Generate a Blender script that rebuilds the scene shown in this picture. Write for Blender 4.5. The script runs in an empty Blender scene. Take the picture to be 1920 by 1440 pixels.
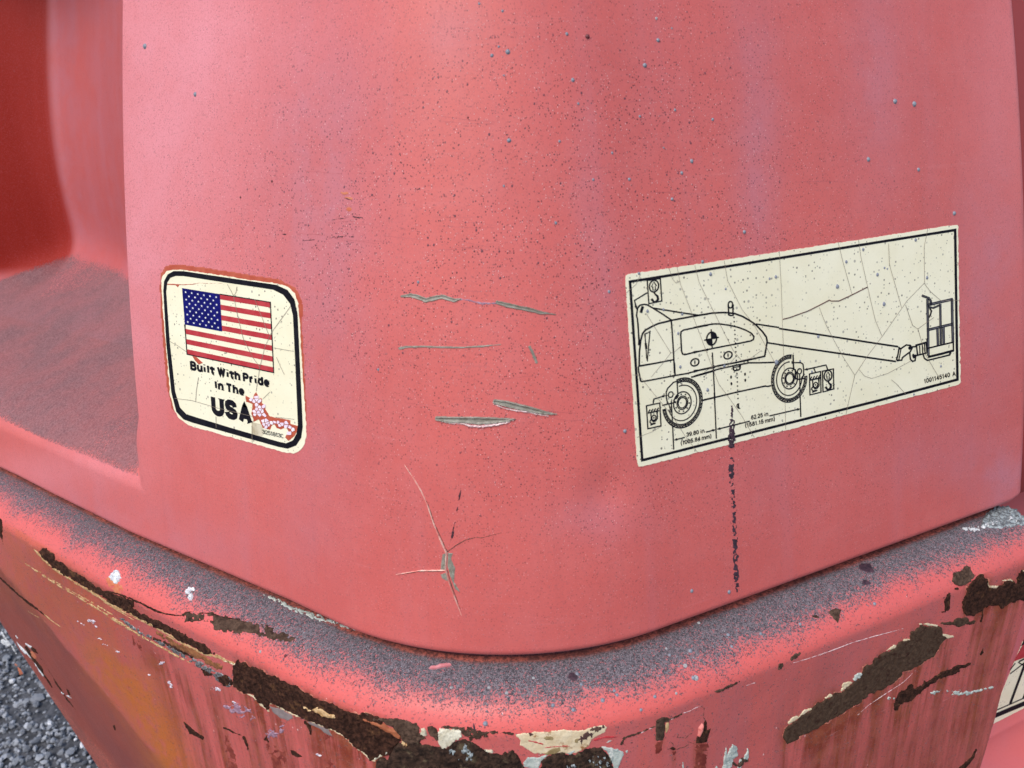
import bpy, math, random
import numpy as np
from mathutils import Matrix, Vector
from mathutils.geometry import delaunay_2d_cdt

# ------------------------------------------------------------------ camera, sky, sun, exposure
S = bpy.context.scene
COL = S.collection
FPX, PW, PH = 1450.0, 1920.0, 1440.0
CAM = np.array([0.0, 0.0, 1.18])
_p, _r = math.radians(20.8), math.radians(-2.5)
FWD = np.array([0, math.cos(_p), -math.sin(_p)])
_R0 = np.array([1.0, 0, 0]); _U0 = np.cross(_R0, FWD)
RGT = _R0 * math.cos(_r) + _U0 * math.sin(_r)
UPV = -_R0 * math.sin(_r) + _U0 * math.cos(_r)
cd = bpy.data.cameras.new('camera'); cam = bpy.data.objects.new('camera', cd); COL.objects.link(cam)
cd.sensor_width = 36; cd.lens = 36 * FPX / PW; cd.clip_start = 0.01; cd.clip_end = 500
cam.matrix_world = Matrix(((RGT[0], UPV[0], -FWD[0], CAM[0]), (RGT[1], UPV[1], -FWD[1], CAM[1]),
                           (RGT[2], UPV[2], -FWD[2], CAM[2]), (0, 0, 0, 1)))
S.camera = cam
cd.dof.use_dof = True; cd.dof.focus_distance = 0.60; cd.dof.aperture_fstop = 13.0

SUN_EL, SUN_AZ = math.radians(52), math.radians(-150)
W = bpy.data.worlds.new('World'); S.world = W; W.use_nodes = True
wn = W.node_tree
sky = wn.nodes.new('ShaderNodeTexSky'); sky.sky_type = 'NISHITA'; sky.sun_disc = False
sky.sun_elevation = SUN_EL; sky.sun_rotation = SUN_AZ; sky.air_density = 1.0; sky.dust_density = 3.0; sky.ozone_density = 1.0
bg = wn.nodes['Background']; bg.inputs['Strength'].default_value = 0.13
wn.links.new(sky.outputs[0], bg.inputs['Color'])
sl = bpy.data.lights.new('sun', 'SUN'); sun = bpy.data.objects.new('sun', sl); COL.objects.link(sun)
sl.energy = 0.9; sl.angle = math.radians(25); sl.color = (1.0, 0.95, 0.88)
sdir = Vector((math.sin(SUN_AZ) * math.cos(SUN_EL), math.cos(SUN_AZ) * math.cos(SUN_EL), math.sin(SUN_EL)))
sun.rotation_euler = sdir.to_track_quat('Z', 'Y').to_euler()
vs = S.view_settings
vs.view_transform = 'Standard'; vs.look = 'None'; vs.gamma = 1; vs.use_curve_mapping = False
vs.exposure = 0.68

rng = np.random.default_rng(7); random.seed(7)

# ------------------------------------------------------------------ small maths helpers
def sst(a, b, x):
    t = np.clip((np.asarray(x, float) - a) / (b - a), 0, 1); return t * t * (3 - 2 * t)

def vnoise(x, y, seed=0):
    xi = np.floor(x).astype(np.int64); yi = np.floor(y).astype(np.int64)
    fx = x - xi; fy = y - yi; fx = fx * fx * (3 - 2 * fx); fy = fy * fy * (3 - 2 * fy)
    def h(a, b):
        n = (a * 374761393 + b * 668265263 + seed * 974711) & 0xffffffff
        n = ((n ^ (n >> 13)) * 1274126177) & 0xffffffff
        return ((n ^ (n >> 16)) & 0xffff) / 65535.0
    return (h(xi, yi) * (1 - fx) + h(xi + 1, yi) * fx) * (1 - fy) + (h(xi, yi + 1) * (1 - fx) + h(xi + 1, yi + 1) * fx) * fy

def fbm(x, y, seed=0, o=4):
    r = 0; a = .5; t = 0
    for i in range(o):
        r = r + a * vnoise(x * 2 ** i, y * 2 ** i, seed + i * 17); t += a; a *= .5
    return r / t

def project(P):
    d = P - CAM; z = d @ FWD
    return np.stack([PW / 2 + FPX * (d @ RGT) / z, PH / 2 - FPX * (d @ UPV) / z], -1)

def rays(px):
    px = np.asarray(px, float)
    d = FWD + ((px[:, 0] - PW / 2) / FPX)[:, None] * RGT - ((px[:, 1] - PH / 2) / FPX)[:, None] * UPV
    return d / np.linalg.norm(d, axis=1)[:, None]

# ------------------------------------------------------------------ plan of the machine's corner (footprint at the hood's lower lip)
ZB = 0.85
PC = np.array([0.00057, 0.61358]); PR = 0.22104
BL, BR = math.radians(124.263), math.radians(66.063)
UL = np.array([math.sin(BL), math.cos(BL)]); UR = np.array([math.sin(BR), math.cos(BR)])
NL = np.array([UL[1], -UL[0]]); NR = np.array([UR[1], -UR[0]])
PHI = math.acos(float(NL @ NR)); SARC = PR * PHI
AL = math.atan2(NL[1], NL[0])

def bow(s):
    return np.interp(s, [-.9, -.44, -.36, -.24, -.13, -.05, 0], [-.0035, -.0018, .0008, .0033, .0008, -.0008, 0])

def path(s):
    s = np.asarray(s, float)
    a = AL + np.clip(s, 0, SARC) / PR
    n = np.stack([np.cos(a), np.sin(a)], -1)
    b = np.where(s < 0, bow(np.minimum(s, 0)), 0)
    p = PC + n * (PR + b)[:, None] + np.minimum(s, 0)[:, None] * UL + np.maximum(s - SARC, 0)[:, None] * UR
    return p, n

def pcoord(xy):
    q = xy - PC; a = q @ UL; b = q @ UR
    L = (a < 0) & (q @ NL > 0); R_ = (b > 0) & (q @ NR > 0) & ~L
    ang = np.arctan2(q[:, 1], q[:, 0]) - AL
    ang = (ang + np.pi) % (2 * np.pi) - np.pi
    s = np.where(L, a, np.where(R_, SARC + b, PR * ang))
    o = np.where(L, q @ NL, np.where(R_, q @ NR, np.hypot(q[:, 0], q[:, 1]))) - PR - np.where(s < 0, bow(np.minimum(s, 0)), 0)
    return s, o

def h_off(zz): return -(.12 * zz + .2 * zz * zz)

def hood_f(P):
    s, o = pcoord(P[:, :2]); return o - h_off(P[:, 2] - ZB)

CW_W, CW_A, CW_R, CW_T = .0325, .038, .025, -.0112
FA, FB = np.array([-.47, -.085]), np.array([-.20, -.215])
_fd = (FB - FA) / np.linalg.norm(FB - FA); FN = np.array([_fd[1], -_fd[0]]); FN = FN if FN[1] < 0 else -FN
def cw_delta(s, zz):
    q = (s - FA[0]) * FN[0] + (zz - FA[1]) * FN[1]
    soft = .008
    dl = -.16 * .5 * (q + np.sqrt(q * q + soft * soft)) + .0006 * (fbm(s * 14, zz * 14, 3) - .5) * 4
    return np.where(zz < CW_T - CW_R, dl * sst(CW_T - CW_R, CW_T - CW_R - .03, zz), 0)

def cw_f(P):
    s, o = pcoord(P[:, :2]); zz = P[:, 2] - ZB
    o = o - cw_delta(s, zz)
    a = o - (CW_W - CW_A); b = zz - (CW_T - CW_R)
    f = np.where((a > 0) & (b > 0), (np.hypot(a / CW_A, b / CW_R) - 1) * CW_R, np.maximum(a - CW_A, b - CW_R))
    return f

class Surf:
    def __init__(self, f): self.f = f
    def cast(self, px):
        px = np.asarray(px, float); d = rays(px); t = np.full(len(px), .25)
        for _ in range(70):
            t = np.minimum(t + self.f(CAM + d * t[:, None]) * .85, 3.0)
        P = CAM + d * t[:, None]; e = 2e-4
        N = np.stack([self.f(P + np.eye(3)[i] * e) - self.f(P - np.eye(3)[i] * e) for i in range(3)], -1)
        return P, N / np.maximum(np.linalg.norm(N, axis=1), 1e-9)[:, None]
    def at(self, px, h):
        P, N = self.cast(px); return P + N * (np.asarray(h)[:, None] if np.ndim(h) else h)
HOOD, CWT = Surf(hood_f), Surf(cw_f)

class PlaneSurf:
    def __init__(self, p, n): self.p = np.array(p, float); self.n = np.array(n, float) / np.linalg.norm(n)
    def cast(self, px):
        d = rays(px); t = ((self.p - CAM) @ self.n) / (d @ self.n)
        return CAM + d * t[:, None], np.repeat(self.n[None], len(d), 0)
    at = Surf.at

# ------------------------------------------------------------------ object helpers
def tag(o, label=None, cat=None, group=None, kind=None):
    if label: o['label'] = label
    if cat: o['category'] = cat
    if group: o['group'] = group
    if kind: o['kind'] = kind
    return o

def mesh_obj(name, V, Fc, mat, parent=None, smooth=True, attrs=None, uv=None):
    me = bpy.data.meshes.new(name)
    V = np.asarray(V, float)
    if isinstance(Fc, np.ndarray):
        k = Fc.shape[1]; n = len(Fc)
        me.vertices.add(len(V)); me.vertices.foreach_set('co', V.astype(np.float32).ravel())
        me.loops.add(n * k); me.loops.foreach_set('vertex_index', Fc.astype(np.int32).ravel())
        me.polygons.add(n); me.polygons.foreach_set('loop_start', np.arange(0, n * k, k, dtype=np.int32))
        me.update(calc_edges=True)
    else:
        me.from_pydata([tuple(v) for v in V], [], [tuple(f) for f in Fc]); me.update()
    me.polygons.foreach_set('use_smooth', np.full(len(me.polygons), smooth))
    if uv is not None:
        li = np.empty(len(me.loops), np.int32); me.loops.foreach_get('vertex_index', li)
        u = me.uv_layers.new(name='UVMap'); u.data.foreach_set('uv', np.asarray(uv, np.float32)[li].ravel())
    for k, a in (attrs or {}).items():
        at = me.attributes.new(k, 'FLOAT', 'POINT'); at.data.foreach_set('value', np.asarray(a, np.float32).ravel())
    me.materials.append(mat)
    o = bpy.data.objects.new(name, me); COL.objects.link(o)
    if parent: o.parent = parent
    return o

def grid_faces(nr, nc):
    i = np.arange(nr - 1)[:, None] * nc + np.arange(nc - 1)[None]
    return np.stack([i, i + 1, i + nc + 1, i + nc], -1).reshape(-1, 4)

def set_normals_out(V, Fc, centre_dir):
    a = V[Fc[:, 1]] - V[Fc[:, 0]]; b = V[Fc[:, 3]] - V[Fc[:, 0]]
    n = np.cross(a, b).sum(0)
    return Fc if n @ centre_dir > 0 else Fc[:, ::-1]

# ------------------------------------------------------------------ materials
class NT:
    def __init__(self, name, rough=.5, spec=.5, metal=0):
        self.m = bpy.data.materials.new(name); self.m.use_nodes = True
        self.t = self.m.node_tree; self.b = self.t.nodes['Principled BSDF']
        self.b.inputs['Roughness'].default_value = rough; self.b.inputs['Metallic'].default_value = metal
        self.b.inputs['Specular IOR Level'].default_value = spec
    def node(self, ty, ins=None, **pr):
        n = self.t.nodes.new(ty)
        for k, v in pr.items(): setattr(n, k, v)
        for k, v in (ins or {}).items(): self.put(n.inputs[k], v)
        return n
    def put(self, sock, v):
        if isinstance(v, bpy.types.NodeSocket): self.t.links.new(v, sock)
        elif isinstance(v, (tuple, list)) and len(v) == 3 and sock.type == 'RGBA': sock.default_value = (*v, 1)
        else: sock.default_value = v
    def math(self, op, a, b=0.0, c=0.0, clamp=False):
        n = self.node('ShaderNodeMath', {0: a, 1: b, 2: c}, operation=op, use_clamp=clamp); return n.outputs[0]
    def mix(self, f, a, b):
        n = self.node('ShaderNodeMix', data_type='RGBA')
        self.put(n.inputs[0], f); self.put(n.inputs[6], a); self.put(n.inputs[7], b); return n.outputs[2]
    def ramp(self, x, a, b, lo=0.0, hi=1.0):
        n = self.node('ShaderNodeMapRange', {'Value': x, 'From Min': a, 'From Max': b, 'To Min': lo, 'To Max': hi}, interpolation_type='SMOOTHSTEP')
        return n.outputs[0]
    def attr(self, name): return self.node('ShaderNodeAttribute', attribute_name=name).outputs['Fac']
    def obj(self): return self.node('ShaderNodeTexCoord').outputs['Object']
    def uv(self): return self.node('ShaderNodeTexCoord').outputs['UV']
    def scale(self, v, s):
        return self.node('ShaderNodeVectorMath', {0: v, 1: s}, operation='MULTIPLY').outputs[0]
    def noise(self, v, sc, det=4, rough=.6, out=0):
        return self.node('ShaderNodeTexNoise', {'Vector': v, 'Scale': sc, 'Detail': det, 'Roughness': rough}).outputs[out]
    def vor(self, v, sc):
        n = self.node('ShaderNodeTexVoronoi', {'Vector': v, 'Scale': sc}); s = self.node('ShaderNodeSeparateColor', {0: n.outputs['Color']})
        return n.outputs['Distance'], s.outputs
    def specks(self, v, sc, thr, r0, r1):
        """round dots in some cells of a voronoi: thr = share of empty cells"""
        d, c = self.vor(v, sc)
        on = self.math('GREATER_THAN', c[0], thr)
        r = self.math('MULTIPLY_ADD', c[1], r1 - r0, r0)
        k = self.math('SUBTRACT', r, d)
        return self.math('MULTIPLY', self.ramp(k, -.02, .05), on)
    def bump(self, h, dist, strength=1.0):
        n = self.node('ShaderNodeBump', {'Height': h, 'Distance': dist, 'Strength': strength}); self.put(self.b.inputs['Normal'], n.outputs[0])
    def color(self, c): self.put(self.b.inputs['Base Color'], c)
    def rough(self, r): self.put(self.b.inputs['Roughness'], r)

def make_hood_paint():
    k = NT('faded_red_gelcoat', .5, .4); o = k.obj(); uv = k.uv()
    haze, chalk, deep_shade, dirt, spk = (k.attr(a) for a in ('haze', 'chalk', 'deep_shade', 'dirt', 'speck'))
    big = k.noise(o, 5, 3); streak = k.noise(k.scale(uv, (26, 2.2, 1)), 1, 4); fine = k.noise(o, 900, 2); mid = k.noise(o, 60, 4)
    red = k.mix(k.ramp(big, .35, .7), (.60, .125, .113), (.525, .107, .099))
    red = k.mix(k.math('MULTIPLY', k.ramp(mid, .35, .75), .18), red, (.62, .2, .2))
    run = k.noise(k.scale(uv, (120, 3.0, 1)), 1, 4, .7); wipe = k.noise(k.scale(uv, (9, 160, 1)), 1, 4, .75); cloud = k.noise(o, 24, 5, .7)
    red = k.mix(k.math('MULTIPLY', k.ramp(run, .50, .70), .22), red, (.44, .10, .10))
    red = k.mix(k.math('MULTIPLY', k.ramp(wipe, .56, .74), .20), red, (.66, .24, .25))
    hz = k.math('ADD', k.math('MULTIPLY', haze, k.ramp(cloud, .3, .68, .45, 1.25)), k.math('MULTIPLY', k.ramp(streak, .5, .78), .26), clamp=True)
    chalk = k.math('MULTIPLY', chalk, k.ramp(cloud, .25, .7, .75, 1.1), clamp=True)
    red = k.mix(hz, red, (.49, .185, .230))
    red = k.mix(chalk, red, (.68, .25, .29))
    red = k.mix(deep_shade, red, k.mix(k.ramp(streak, .35, .7), (.25, .020, .013), (.29, .028, .021)))
    red = k.mix(k.math('MULTIPLY', k.ramp(fine, .45, .75), .34), red, (.37, .085, .10))
    # dark and pale specks
    dk = k.math('MULTIPLY', k.specks(uv, 700, .40, .08, .40), spk)
    dk2 = k.math('MULTIPLY', k.specks(uv, 260, .74, .06, .22), spk)
    lt = k.math('MULTIPLY', k.specks(k.scale(uv, (1, .8, 1)), 820, .50, .06, .30), spk)
    dn = k.noise(uv, 30, 2)
    dk = k.math('MULTIPLY', dk, k.ramp(dn, .32, .62, .5, 1))
    red = k.mix(k.math('MULTIPLY', k.math('MULTIPLY', lt, k.ramp(dn, .3, .6, .4, 1)), .60), red, (.92, .60, .62))
    red = k.mix(k.math('MULTIPLY', dk, .9), red, (.07, .016, .024))
    red = k.mix(k.math('MULTIPLY', dk2, .85), red, (.10, .04, .06))
    # settled dirt on ledges
    g = k.noise(o, 620, 3, .7); g2 = k.noise(o, 9, 4)
    lim = k.math('MULTIPLY_ADD', k.ramp(g2, .32, .68), .60, -.34)
    dm = k.math('ADD', k.math('MULTIPLY', dirt, 1.15), k.math('MULTIPLY', lim, k.ramp(dirt, 0, .25)))
    gd, gc = k.vor(o, 800); gd2, gc2 = k.vor(o, 1500)
    fac = k.math('MULTIPLY', k.ramp(k.math('SUBTRACT', dm, k.math('MULTIPLY_ADD', gc[0], .55, k.math('MULTIPLY', gc2[0], .45))), -.22, .22), .93)
    mott = k.ramp(k.noise(o, 15, 5, .7), .36, .66)
    fac = k.math('MULTIPLY', fac, k.math('MULTIPLY_ADD', mott, .18, .82))
    dirtc = k.mix(k.math('MULTIPLY_ADD', gc[1], .6, k.math('MULTIPLY', gc2[1], .4)), (.085, .048, .058), (.255, .145, .158))
    red = k.mix(fac, red, dirtc)
    k.color(red)
    k.rough(k.ramp(k.math('ADD', fac, k.math('MULTIPLY', chalk, .5)), 0, 1, .46, .8))
    k.put(k.b.inputs['Specular IOR Level'], k.math('MULTIPLY_ADD', deep_shade, -.34, .4))
    hgt = k.math('ADD', k.math('MULTIPLY', fine, .3), k.math('ADD', k.math('MULTIPLY', lt, 1.0), k.math('MULTIPLY', dk2, .8)))
    hgt = k.math('ADD', hgt, k.math('MULTIPLY', k.math('MULTIPLY', g, fac), 1.6))
    k.bump(hgt, .0003, .8)
    return k.m

def make_cw_paint():
    k = NT('weathered_red_enamel', .46, .28); o = k.obj(); uv = k.uv()
    dirt, stain, orange, haze, brown, strip = (k.attr(a) for a in ('dirt', 'stain', 'orange', 'haze', 'brown', 'strip'))
    big = k.noise(o, 6, 4); streak = k.noise(k.scale(uv, (60, 5, 1)), 1, 5, .65); streak2 = k.noise(k.scale(uv, (190, 9, 1)), 1, 3); mid = k.noise(o, 70, 5, .65); fine = k.noise(o, 800, 2)
    red = k.mix(k.ramp(big, .35, .7), (.64, .122, .112), (.58, .116, .114))
    red = k.mix(haze, red, k.mix(k.ramp(streak, .35, .65), (.54, .116, .105), (.49, .122, .122)))
    red = k.mix(brown, red, k.mix(k.ramp(big, .4, .65), (.31, .060, .036), (.24, .048, .036)))
    st = k.math('MULTIPLY', stain, k.math('ADD', k.ramp(streak, .36, .62), k.math('MULTIPLY', k.ramp(streak2, .5, .7), .5)), clamp=True)
    red = k.mix(st, red, k.mix(k.ramp(mid, .4, .62), (.28, .07, .035), (.22, .04, .02)))
    red = k.mix(k.math('MULTIPLY', orange, k.ramp(mid, .25, .6)), red, (.45, .125, .024))
    red = k.mix(k.math('MULTIPLY', k.ramp(fine, .5, .8), .2), red, (.7, .26, .26))
    scr = k.noise(k.scale(uv, (30, 420, 1)), 1, 3)
    red = k.mix(k.math('MULTIPLY', k.ramp(scr, .66, .76), k.math('MULTIPLY', haze, .35)), red, (.66, .35, .33))
    pits = k.specks(uv, 260, .82, .04, .2)
    red = k.mix(k.math('MULTIPLY', pits, .8), red, (.09, .03, .035))
    red = k.mix(k.math('MULTIPLY', k.specks(k.scale(uv, (1, .7, 1)), 210, .88, .04, .14), .75), red, (.8, .55, .55))
    g = k.noise(o, 560, 3, .75); g2 = k.noise(o, 14, 4)
    d2 = k.math('MULTIPLY_ADD', k.math('SUBTRACT', g2, .5), .35, dirt)
    d2 = k.math('MULTIPLY', d2, k.ramp(dirt, .02, .18))
    gd, gc = k.vor(o, 720); gd2, gc2 = k.vor(o, 1350); gd3, gc3 = k.vor(o, 2500)
    lum = k.math('ADD', k.math('MULTIPLY', gc[0], .30), k.math('ADD', k.math('MULTIPLY', gc2[0], .42), k.math('MULTIPLY', gc3[0], .28)))
    lum = k.math('MULTIPLY_ADD', lum, 1.7, -.35)
    fac = k.ramp(k.math('SUBTRACT', k.math('MULTIPLY', d2, 1.0), lum), -.08, .14)
    halo = k.math('MULTIPLY', k.ramp(d2, .06, .75), .62)
    red = k.mix(halo, red, (.44, .175, .195))
    t = k.math('ADD', k.math('MULTIPLY', gc[1], .2), k.math('ADD', k.math('MULTIPLY', gc2[1], .4), k.math('MULTIPLY', gc3[1], .4)))
    dc = k.mix(k.ramp(t, .15, .85), (.040, .037, .046), (.215, .192, .215))
    gs = k.math('MULTIPLY', k.math('GREATER_THAN', gc2[2], .93), k.ramp(gd2, .45, .25))
    dc = k.mix(k.math('MULTIPLY', gs, .7), dc, (.50, .51, .58))
    red = k.mix(fac, red, dc)
    tn = k.ramp(k.noise(o, 420, 4, .75), .40, .62)
    red = k.mix(k.math('MULTIPLY', strip, .9), red, k.mix(k.math('MULTIPLY', tn, k.ramp(k.noise(o, 26, 3), .3, .62, .45, 1)), (.15, .045, .036), (.64, .16, .11)))
    k.color(red)
    k.rough(k.ramp(k.math('ADD', fac, k.math('MULTIPLY', st, .3)), 0, 1, .38, .9))
    hgt = k.math('ADD', k.math('MULTIPLY', k.math('MULTIPLY', g, fac), 2.0), k.math('MULTIPLY', fine, .25))
    blot = k.noise(o, 38, 4, .6); hgt = k.math('ADD', hgt, k.math('MULTIPLY', blot, 1.6))
    k.bump(k.math('ADD', hgt, k.math('MULTIPLY', pits, .5)), .0004, .8)
    return k.m

def mottled(name, c0, c1, sc, rough, bump=0, c2=None, sc2=None, spec=.4, metal=0, f=(.38, .64)):
    k = NT(name, rough, spec, metal); o = k.obj(); n = k.noise(o, sc, 5, .68)
    c = k.mix(k.ramp(n, *f), c0, c1)
    if c2: c = k.mix(k.ramp(k.noise(o, sc2, 4, .65), .56, .68), c, c2)
    k.color(c)
    if bump: k.bump(k.noise(o, sc * 1.6, 4, .7), bump)
    return k.m

def make_sheet(name, base, dark):
    k = NT(name, .38, .45); o = k.obj()
    c = k.mix(k.ramp(k.noise(o, 22, 4), .35, .75), base, dark)
    c = k.mix(k.math('MULTIPLY', k.ramp(k.noise(o, 900, 2), .5, .8), .12), c, (.5, .48, .38))
    a = k.specks(o, 430, .55, .10, .34); b = k.specks(o, 230, .74, .06, .24)
    patchy = k.ramp(k.noise(o, 26, 2), .38, .6, .15, 1)
    c = k.mix(k.math('MULTIPLY', k.math('MULTIPLY', a, patchy), .8), c, (.05, .045, .04))
    c = k.mix(k.math('MULTIPLY', b, .55), c, (.09, .09, .10))
    k.color(c); k.bump(k.noise(o, 120, 3), .0002, .6)
    return k.m

M_HOOD = make_hood_paint(); M_CW = make_cw_paint()
M_RUST = mottled('dark_scale_rust', (.024, .0105, .0075), (.068, .029, .019), 260, .95, .0016, (.11, .052, .026), 120, .12)
M_RUSTB = mottled('flat_brown_rust', (.052, .028, .017), (.084, .050, .032), 330, .95, .0007, (.035, .012, .008), 230, .2)
M_RUSTD = mottled('dull_rust_crust', (.045, .026, .018), (.11, .068, .048), 240, .95, .001, (.03, .014, .011), 120, .2)
M_CREAM = mottled('cream_primer', (.62, .50, .32), (.70, .60, .42), 160, .7, .0004, (.30, .14, .05), 120)
M_OLIVE = mottled('olive_primer', (.24, .17, .075), (.34, .26, .13), 200, .7, .0004)
M_BLUEG = mottled('blue_grey_primer', (.34, .40, .38), (.50, .55, .50), 170, .7, .0005, (.62, .64, .60), 260)
M_TAN = mottled('scraped_tan_primer', (.42, .24, .10), (.60, .42, .22), 260, .7, .0003, (.22, .09, .035), 200)
M_STEEL = mottled('scuffed_bare_steel', (.16, .15, .15), (.42, .42, .44), 420, .38, .0005, (.03, .02, .016), 260, .5, .6)
M_LICHEN = mottled('pale_lichen', (.55, .58, .62), (.80, .82, .84), 300, .9, .0012, (.35, .36, .4), 500)
M_LIPP = mottled('broken_paint_lip', (.40, .10, .075), (.56, .21, .14), 170, .55, 0, (.40, .24, .10), 90)
M_FLECK = mottled('pale_scuff_fleck', (.42, .36, .44), (.78, .74, .80), 400, .6)
M_LIP = mottled('grey_green_lichen', (.10, .11, .12), (.36, .42, .44), 330, .9, .001)
M_GOUGE = mottled('grey_green_substrate', (.19, .178, .145), (.285, .278, .235), 200, .42, .0003, (.16, .14, .10), 300, .5)
M_SHRED = mottled('torn_pale_gelcoat', (.66, .42, .44), (.82, .66, .66), 300, .6)
M_RIDGE = mottled('lifted_crack_edge', (.62, .20, .17), (.80, .52, .44), 120, .5)
M_MARK = mottled('purple_black_stain', (.028, .016, .026), (.075, .038, .055), 330, .6, .0003)
M_SCR = mottled('dark_scratch', (.03, .012, .02), (.07, .025, .035), 300, .7)
M_ORANGE = mottled('fresh_orange_scrape', (.52, .13, .06), (.56, .20, .10), 260, .5)
M_DARKRED = mottled('rust_wash_red', (.16, .022, .016), (.28, .06, .04), 120, .6, .0002)
M_MAUVE = mottled('mauve_scuff', (.24, .13, .19), (.40, .26, .34), 350, .6)
M_GREYP = mottled('grey_undercoat', (.21, .17, .17), (.27, .22, .22), 200, .6)
M_DROP = mottled('grey_paint_droplet', (.15, .17, .21), (.27, .30, .36), 500, .35)
M_DROPD = mottled('dark_red_droplet', (.10, .02, .025), (.16, .04, .045), 500, .4)
M_SHEET = make_sheet('cream_vinyl', (.845, .82, .63), (.79, .755, .545))
M_INK = mottled('black_print', (.006, .006, .011), (.012, .011, .016), 150, .65, spec=.08)
M_INKG = mottled('grey_print', (.10, .10, .12), (.16, .16, .18), 200, .4)
M_FRED = mottled('flag_red_print', (.40, .035, .045), (.46, .055, .065), 90, .65, spec=.1)
M_FBLUE = mottled('flag_blue_print', (.004, .005, .10), (.007, .008, .14), 120, .65, spec=.08)
M_STAR = mottled('pale_star_print', (.66, .68, .74), (.75, .76, .78), 200, .4)
M_GHOST = mottled('unfaded_orange_red', (.40, .065, .03), (.46, .10, .05), 160, .5)
M_FLAKE = mottled('lilac_vinyl_flake', (.74, .62, .76), (.86, .80, .86), 260, .4)
M_CRK = mottled('hairline_crack', (.16, .13, .10), (.30, .25, .20), 200, .8)
M_CRKD = mottled('open_crack', (.07, .035, .03), (.16, .07, .05), 200, .8)

# ------------------------------------------------------------------ relief patches: shapes outlined on a surface, built as small height fields
def sd_poly(X, Y, pts):
    p = np.asarray(pts, float); d = np.full(X.shape, 1e9); ins = np.zeros(X.shape, bool)
    for i in range(len(p)):
        a = p[i]; b = p[(i + 1) % len(p)]; e = b - a
        wx = X - a[0]; wy = Y - a[1]
        t = np.clip((wx * e[0] + wy * e[1]) / max(e @ e, 1e-9), 0, 1)
        d = np.minimum(d, (wx - t * e[0]) ** 2 + (wy - t * e[1]) ** 2)
        c = (a[1] > Y) != (b[1] > Y)
        if abs(e[1]) > 1e-9: ins ^= c & (X < a[0] + (Y - a[1]) / e[1] * e[0])
    return np.where(ins, 1, -1) * np.sqrt(d)

def sd_line(X, Y, pts, wd):
    p = np.asarray(pts, float); wd = np.broadcast_to(np.asarray(wd, float), (len(p),)); best = np.full(X.shape, -1e9)
    for i in range(len(p) - 1):
        a, b = p[i], p[i + 1]; e = b - a; wx = X - a[0]; wy = Y - a[1]
        t = np.clip((wx * e[0] + wy * e[1]) / max(e @ e, 1e-9), 0, 1)
        best = np.maximum(best, (wd[i] + (wd[i + 1] - wd[i]) * t) / 2 - np.hypot(wx - t * e[0], wy - t * e[1]))
    return best

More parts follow.
